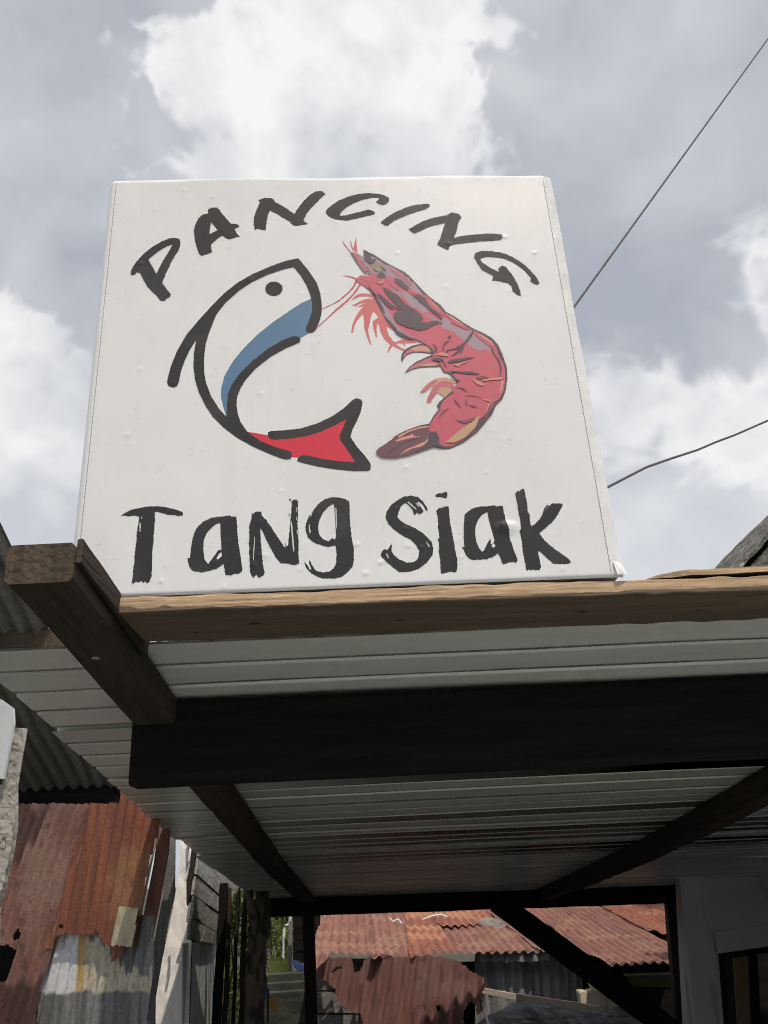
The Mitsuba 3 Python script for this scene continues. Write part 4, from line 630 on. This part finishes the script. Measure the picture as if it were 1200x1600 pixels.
def shrub(label, centre, radii, n, size, seed, mat='m_leaf', name='shrub', base=None):
    k = thing(name, label, 'shrub')
    put(k + '__foliage', leaves(n, centre, radii, size, seed), mat)
    g = np.random.default_rng(seed + 100); b = np.array([centre[0], centre[1], base if base is not None else centre[2] - radii[2]])
    for j in range(3):
        t = np.asarray(centre) + g.normal(size=3) * np.asarray(radii) * .4
        put(k + '__stem', tube([b + [g.normal() * .03, 0, 0], (b + t) / 2 + g.normal(size=3) * .04, t], [.014, .011, .006], 5), 'm_bark', True)
    return k
shrub('bright yellow-green shrub seen between the plank hut and the trunk', at(366, 1480, 12.6), (.16, .3, .75), 420, .10, 31, 'm_leaf_yellow', base=-1.1)
shrub('sunlit leafy shrub beside the white pipe', at(431, 1466, 16.5), (.28, .5, .42), 900, .085, 32, 'm_leaf_yellow', base=-.1)
shrub('dark leafy shrub high behind the white pipe', at(432, 1420, 17.5), (.42, .5, .36), 800, .11, 33, 'm_leaf', base=-.1)
shrub('leafy weeds behind the thin poles, left of the dark trunk', at(384, 1440, 13.0), (.16, .3, .55), 420, .09, 35, 'm_leaf', base=-1.1)
shrub('dark green creeper hanging by the plank hut corner', at(357, 1438, 10.6), (.10, .2, .22), 260, .07, 34, 'm_leaf', base=.3)
def grass():
    g = np.random.default_rng(8); V = []; F = []
    for i in range(900):
        p = at(424 + 30 * g.random(), 1519, 14.6 + g.random() * 2.2); p[2] = .20 + .03 * g.random(); h = g.uniform(.06, .2); a = g.normal(size=2) * .05
        b = len(V); V += [p + [-.006, 0, 0], p + [.006, 0, 0], p + [a[0], a[1], h]]; F.append((b, b + 1, b + 2))
    return trimesh.Trimesh(np.array(V), np.array(F), process=False)
k = put('grass', grass(), 'm_leaf_yellow'); tag(k, 'yellowish grass on the bank above the concrete steps', 'grass', kind='stuff')
k = put('white_pipe', tube([at(443, 1497, 15), at(443.5, 1470, 15), at(444, 1452, 15), at(446, 1446, 15), at(450, 1445, 15), at(453, 1440, 15), at(455, 1428, 15)], .022), 'm_white', True); tag(k, 'bent white pipe in front of the green shrubs', 'pipe')
k = put('weathered_post', beam(at(454, 1428, 15.2), at(452, 1514, 15.2), .07, .07, rough=.006, seed=17), 'm_greywood', 30); tag(k, 'pale weathered post beside the bent white pipe', 'post')
dh = thing('dark_shed', 'black-looking plank shed behind the back post of the shelter', 'shed')
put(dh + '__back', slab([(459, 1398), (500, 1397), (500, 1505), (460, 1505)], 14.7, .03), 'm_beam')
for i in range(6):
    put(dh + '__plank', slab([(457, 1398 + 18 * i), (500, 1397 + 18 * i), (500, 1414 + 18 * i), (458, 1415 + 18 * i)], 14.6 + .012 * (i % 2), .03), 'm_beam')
k = put('blue_sack', wavy([(455, 1502), (461, 1500), (470, 1503), (477, 1510), (481, 1520), (470, 1521), (460, 1513)], 13.75, .05, .04, seed=5), 'm_bluecloth', True); tag(k, 'crumpled blue sack on the bank above the steps', 'sack')
st = thing('concrete_steps', 'mossy concrete steps going up between the trunk and the back post', 'steps')
zs = [at(450, y, 13.45 - .0)[2] for y in (1523, 1536, 1550)]
for i, (y0, z1) in enumerate(((13.55, zs[0]), (13.30, at(450, 1536, 13.30)[2]), (13.05, at(450, 1550, 13.05)[2]))):
    put(st + '__step', box(-1.9, -.30, y0, y0 + .32 if i == 0 else y0 + .25, z1 - .5, z1, rough=.008, bev=.012, seed=60 + i), 'm_concrete', 30)
put(st + '__footing', box(-1.9, -.30, 13.0, 13.05, -1.25, at(450, 1552, 13.0)[2], rough=.01, bev=.012, seed=64), 'm_concrete', 30)
k = put('blue_cloth', wavy([(411, 1528), (417, 1530), (418, 1545), (416, 1560), (410, 1558), (410, 1540)], 11.7, .03, .03, seed=9), 'm_bluecloth', True); tag(k, 'strip of blue cloth hanging beside the dark trunk', 'cloth')
k = put('orange_cloth', wavy([(420, 1560), (428, 1558), (434, 1572), (433, 1580), (425, 1578), (421, 1568)], 11.6, .03, .03, seed=10), 'm_orange', True); tag(k, 'small orange rag in front of the steps', 'rag')
k = put('stake', tube([at(419, 1545, 11.72), [at(416, 1600, 11.72)[0], 11.72, ground_z(0, 11.72) - .05]], .012), 'm_post', True); tag(k, 'thin stake holding the orange rag in front of the steps', 'stake')

# ------------------------------------------------------------------ behind: low shed with rusty roof
bs = thing('rusty_roof_shed', 'low shed with a patchwork roof of rusty corrugated sheets behind the shelter', 'shed')
rO = at(515, 1490, 12.6); r_eu = unit(at(900, 1493, 12.6) - rO); r_ev = unit(ray(540, 1204)); r_ev = unit(r_ev - r_eu * np.dot(r_ev, r_eu)); r_n = np.cross(r_eu, r_ev); r_n = r_n * np.sign(r_n[2])
def rsheet(mat, px, lift, **kw):
    O = rO + r_n * lift
    holes = [plane_uv(h, 0, O, r_eu, r_ev) for h in kw.pop('holes', [])]
    return put(bs + '__roof_sheet', corrugated(plane_uv(px, 0, O, r_eu, r_ev), O, r_eu, r_ev, pitch=.125, amp=.019, cell=.022, rag=.02, warp=.02, holes=holes, **kw), mat, True)
rsheet('m_rust_pink', [(560, 1400), (1090, 1380), (1075, 1485), (930, 1478), (560, 1480)], -.045, seed=20)
rsheet('m_rust_pink', [(505, 1426), (588, 1424), (588, 1494), (515, 1490), (506, 1502), (484, 1531), (481, 1522), (492, 1465)], .0, seed=21)
rsheet('m_rust_pink', [(580, 1424), (642, 1422), (650, 1495), (610, 1494), (580, 1497)], .02, seed=22)
rsheet('m_rust_far', [(632, 1423), (676, 1421), (708, 1487), (640, 1495)], .04, seed=23)
rsheet('m_rust_pink', [(672, 1421), (758, 1418), (790, 1444), (852, 1487), (706, 1490)], .02, seed=24)
rsheet('m_rust_far', [(676, 1418), (760, 1415), (772, 1440), (745, 1444), (700, 1448), (682, 1444)], .055, seed=25)
rsheet('m_rust_pink', [(752, 1418), (850, 1414), (955, 1492), (850, 1490)], .04, seed=26)
rsheet('m_rust_pink', [(826, 1418), (945, 1412), (1050, 1478), (1060, 1505), (955, 1507), (906, 1482)], .06, seed=27)
rsheet('m_rust_far', [(930, 1412), (1080, 1405), (1080, 1470), (1048, 1462), (1000, 1450)], .08, seed=28)
rsheet('m_rust_pink', [(905, 1480), (1055, 1474), (1070, 1505), (955, 1508)], .03, seed=29)
k = put(bs + '__grey_patch', wavy([(745, 1440), (760, 1432), (780, 1436), (792, 1446), (780, 1452), (768, 1446), (752, 1446)], 13.9, .03, .05, seed=6), 'm_plaster', True)
tag(k, 'grey patch'); labels[k].pop('category', None)
for i in range(3):
    ya, yb = ((1498, 1547), (1550, 1583), (1586, 1720))[i]
    put(bs + '__wall_plank', slab([(492, ya), (575, ya), (575, yb), (490, yb)], 12.85, .03), 'm_greywood')
put(bs + '__shade_backing', box(-.45, 5.2, 13.6, 13.7, -1.3, .36), 'm_beam')  # dark sheet added to block light and read as shade under the eave
for i, (x0, x1) in enumerate(((742, 800), (798, 856), (854, 910))):
    sheet(bs + '__cladding', 'm_oldzinc', [(x0, 1490), (x1, 1490), (x1, 1720), (x0, 1720)], ((800, 1490), (800, 1600)), 12.95 + .012 * (i % 2), pitch=.12, amp=.016, cell=.03, seed=41 + i)
sheet(bs + '__flashing', 'm_oldzinc', [(744, 1486), (862, 1484), (866, 1500), (830, 1503), (750, 1503)], ((800, 1486), (800, 1503)), 12.75, pitch=.19, amp=.03, cell=.02, seed=45, rag=.02)
put(bs + '__eave_lath', beam(at(975, 1523, 12.6), at(1062, 1521, 12.6), .03, .03, rough=.003, seed=18), 'm_paleboard', 30)
put(bs + '__mossy_board', slab([(978, 1525), (1062, 1524), (1062, 1543), (990, 1541)], 12.7, .03), 'm_moss')
def Zs(s): return [(480 + float(a.split(',')[0]) / 4, 1410 + float(a.split(',')[1]) / 4) for a in s.split()]
lean = Zs("65,405 100,385 92,352 140,340 175,348 200,338 240,348 272,342 285,400 300,440 330,430 355,355 400,330 470,322 560,345 650,335 760,330 860,345 960,370 1000,410 1060,450 1105,465 1108,520 1095,600 1100,670 1060,700 1050,640 1025,615 990,660 975,720 985,760 960,930 390,930 350,760 330,692 300,700 240,660 190,610 165,540 140,510 100,480 70,490")
YAW_MID = (630, 1540)
sheet('leaning_rusty_sheet', 'm_rust_lean', lean, ((634, 1495), (617, 1595)), 12.3, pitch=.165, amp=.036, cell=.018, seed=51, yaw=14.0, rag=.015, warp=.03, holes=[Zs("150,430 180,405 215,400 215,412 185,415 165,435"), Zs("800,650 830,640 835,670 815,680")])
tag('leaning_rusty_sheet', 'torn pinkish rusty sheet leaning against the front of the low shed', 'metal sheet')
k = put('pale_batten', beam(at(748, 1547, 12.2), at(812, 1559, 12.2), .03, .075, side=(0, 1, 0), rough=.004, seed=19), 'm_paleboard', 30); tag(k, 'short pale batten between the leaning rusty sheet and the tarp heap', 'batten')
k = put('grey_plank', beam(at(806, 1560, 12.0), at(936, 1580, 12.0), .04, .12, side=(0, 1, 0), rough=.006, seed=20), 'm_paleboard', 30); tag(k, 'grey weathered plank lying on top of the dark tarp heap', 'plank')
def heap():
    px = [(738, 1606), (757, 1590), (790, 1572), (808, 1564), (820, 1562), (900, 1578), (935, 1584), (960, 1574), (990, 1571), (996, 1586), (1000, 1660), (735, 1660)]
    P = sg.Polygon([(p[0], p[2]) for p in (at(x, y, 12.0) for x, y in px)])
    v, f_ = trimesh.creation.triangulate_polygon(P, engine='earcut'); v3 = np.column_stack([v, np.zeros(len(v))]); v3, f_ = trimesh.remesh.subdivide_to_size(v3, f_, .04, max_iter=14)
    top = np.interp(v3[:, 0], *zip(*sorted((p[0], p[2]) for p in (at(x, y, 12.0) for x, y in px[:10]))))
    drop_ = np.clip(top - v3[:, 1], 0, 1)
    y = 12.0 - .55 * np.sqrt(drop_ + .001) + (meshkit.fbm(np.column_stack([v3[:, 0] * 5 + v3[:, 1] * 3, v3[:, 1] * 2, v3[:, 0] * 0]), 4, 77) - .5) * .22
    return trimesh.Trimesh(np.column_stack([v3[:, 0], y, v3[:, 1]]), f_, process=False)
k = put('tarp_heap', heap(), 'm_greytarp', True); tag(k, 'dark grey crumpled tarpaulin over a heap behind the shelter', 'tarp')
k = put('white_stick', tube([at(757, 1577, 11.8), at(764, 1604, 11.7)], .014), 'm_white', True); tag(k, 'thin pale stick leaning on the left end of the tarp heap', 'stick')
RG = 'broken cream blocks behind the brace'
for i, (x0, x1, y0, y1) in enumerate(((908, 919, 1548, 1564), (921, 946, 1545, 1566), (926, 952, 1528, 1546), (948, 966, 1550, 1566))):
    p, q = at(x0, y1, 12.5), at(x1, y0, 12.5)
    k = put('rubble_block', box(p[0], q[0], 12.5, 12.7, p[2] - (.4 if i != 2 else 0.02), q[2], rough=.03, bev=.02, seed=70 + i), 'm_cream'); tag(k, ('narrow cream block standing left of the other broken blocks', 'broad cream block between the narrow block and the brace', 'cream block lying on top of the other broken blocks', 'cream block nearest the diagonal brace')[i], 'block', RG)
k = put('pale_board', slab([(992, 1588), (1030, 1586), (1034, 1600), (1000, 1602)], 11.9, .25), 'm_paleboard'); tag(k, 'pale board end at the foot of the diagonal brace', 'board')
k = put('white_rod', tube([at(660, 1437, 13.6), at(676, 1431, 13.6), at(690, 1429, 13.6), at(699, 1433, 13.6)], .014), 'm_white', True); tag(k, 'bent white rod lying on top of the rusty roof', 'rod')
k = put('white_scrap', tube([at(608, 1434, 13.6), at(614, 1440, 13.6), at(622, 1436, 13.6), at(628, 1443, 13.6)], .014), 'm_white', True); tag(k, 'crooked white scrap lying on the rusty roof, left of the white rod', 'scrap')

# ------------------------------------------------------------------ right: house wall in the shade of the shelter
wh = thing('plastered_house', 'grey plastered house in deep shade at the right under the shelter', 'house')
YW = 10.6
def wall_with_window():
    P = sg.Polygon([(p[0], p[2]) for p in (at(x, y, YW) for x, y in [(1062, 1372), (1240, 1330), (1330, 1330), (1330, 1700), (1080, 1700)])])
    Wd = sg.Polygon([(p[0], p[2]) for p in (at(x, y, YW) for x, y in [(1122, 1490), (1260, 1470), (1260, 1720), (1140, 1720)])])
    m = trimesh.creation.extrude_polygon(P.difference(Wd), .16, engine='earcut'); v = m.vertices
    m.vertices = np.column_stack([v[:, 0], YW + v[:, 2], v[:, 1]]); m.fix_normals(); return m
put(wh + '__wall', wall_with_window(), 'm_wall')
put(wh + '__pillar', slab([(1062, 1372), (1100, 1364), (1116, 1480), (1128, 1680), (1096, 1680)], YW - .14, .138), 'm_wall')
put(wh + '__lintel', slab([(1114, 1456), (1300, 1432), (1300, 1466), (1121, 1488)], YW - .04, .038), 'm_wall')
wn = put(wh + '__window', slab([(1121, 1489), (1262, 1470), (1262, 1480), (1123, 1500)], YW + .03, .08), 'm_beam')
put(wh + '__window__jamb', slab([(1122, 1500), (1132, 1499), (1146, 1720), (1138, 1720)], YW + .03, .08), 'm_beam')
put(wh + '__window__mullion', slab([(1174, 1494), (1184, 1493), (1194, 1720), (1184, 1720)], YW + .03, .08), 'm_beam')
put(wh + '__window__board', slab([(1146, 1496), (1174, 1493), (1184, 1720), (1160, 1720)], YW + .13, .02), 'm_ochreboard')
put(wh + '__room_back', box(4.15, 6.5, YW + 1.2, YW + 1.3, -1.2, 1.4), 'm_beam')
put(wh + '__added_shade_wall', box(5.1, 5.25, 2.75, YW - .02, -.9, 1.36), 'm_wall')  # unseen wall added to block bounced light and darken the right side
put(wh + '__added_shade_wall', box(5.1, 5.25, 2.75, 7.0, 1.363, 1.66), 'm_wall')

# ------------------------------------------------------------------ far: gable house, trees, cables
gh = thing('gable_house', 'house with a steep mottled grey gable rising at the right behind the plank', 'house')
Yg = 14.0
g0, g1 = at(1106, 941, Yg), at(1206, 836, Yg)
sl = (g1[2] - g0[2]) / (g1[0] - g0[0]); apex = np.array([g0[0] + 4.2, g0[2] + 4.2 * sl]); eL = np.array([g0[0] - .6, g0[2] - .6 * sl]); eR = np.array([2 * apex[0] - eL[0], eL[1]])
m = trimesh.creation.extrude_polygon(sg.Polygon([(eL[0] + .3, -.6), (eR[0] - .3, -.6), (eR[0] - .3, eR[1]), tuple(apex - [0, .1]), (eL[0] + .3, eL[1] + .1)]), 5.0, engine='earcut'); v = m.vertices
m.vertices = np.column_stack([v[:, 0], Yg + .02 + v[:, 2], v[:, 1]]); m.fix_normals()
put(gh + '__wall', m, 'm_mossy')
for s, e in ((eL, apex), (eR, apex)):
    A_, B_ = np.array([s[0], Yg - .10, s[1]]), np.array([e[0], Yg - .10, e[1]])
    n_ = unit(np.cross(B_ - A_, [0, 1, 0])); n_ = n_ * np.sign(n_[2])
    V = [A_, B_, B_ + [0, 5.3, 0], A_ + [0, 5.3, 0]]; V = np.array(V + [p + n_ * .06 for p in V])
    mm = trimesh.convex.convex_hull(V).subdivide_to_size(.2); mm.vertices += (np.stack([meshkit.noise(mm.vertices * 3 + kk, kk) for kk in range(3)], 1) - .5) * .05
    put(gh + '__roof', mm, 'm_mossy')
def tree(label, x, y, h, r, seed, n=5200):
    k = thing('broadleaf_tree', label, 'tree'); ts_ = np.linspace(0, 1, 8); g = np.random.default_rng(seed)
    put(k + '__trunk', tube([(x + .15 * math.sin(3 * t), y, .1 - .3 + (h - r) * t) for t in ts_], [.22 - .12 * t for t in ts_], 9), 'm_bark', True)
    for j in range(4):
        a = g.uniform(0, 6.28); b0 = np.array([x, y, h - r * 1.5 + .3 * j]); put(k + '__limb', tube([b0, b0 + [math.cos(a) * r * .4, math.sin(a) * r * .4, r * .5], b0 + [math.cos(a) * r * .75, math.sin(a) * r * .75, r * .8]], [.10, .07, .03], 6), 'm_bark', True)
    put(k + '__crown', leaves(n, (x, y, h - r * .8), (r * 1.3, r * 1.2, r * .9), .26, seed), 'm_leaf')
tree('broadleaf tree behind the sign, left of the two, glimpsed under the plank', -4.6, 25, 9.0, 1.9, 81)
tree('broadleaf tree behind the sign, right of the two, glimpsed under the plank', -1.2, 26, 9.2, 1.9, 82)
A_, B_ = at(846, 550, 2.27), at(1290, -64, 3.3)
k = put('cable', tube([A_ + (B_ - A_) * t for t in np.linspace(0, 1, 14)], .0042, 8), 'm_cable', True); tag(k, 'taut dark cable running steeply up to the right beside the sign', 'cable')
c2 = [at(x, y, Y) for x, y, Y in ((1330, 603, 3.2), (1260, 631, 3.05), (1200, 657, 2.92), (1150, 679, 2.8), (1118, 691, 2.74), (1090, 703, 2.68), (1050, 716, 2.58), (1010, 730, 2.49), (975, 748, 2.41), (948, 762, 2.34), (905, 786, 2.25))]
k = put('cable', tube(c2, .0042, 8), 'm_cable', True); tag(k, 'slack wavy cable low at the right of the sign', 'cable')
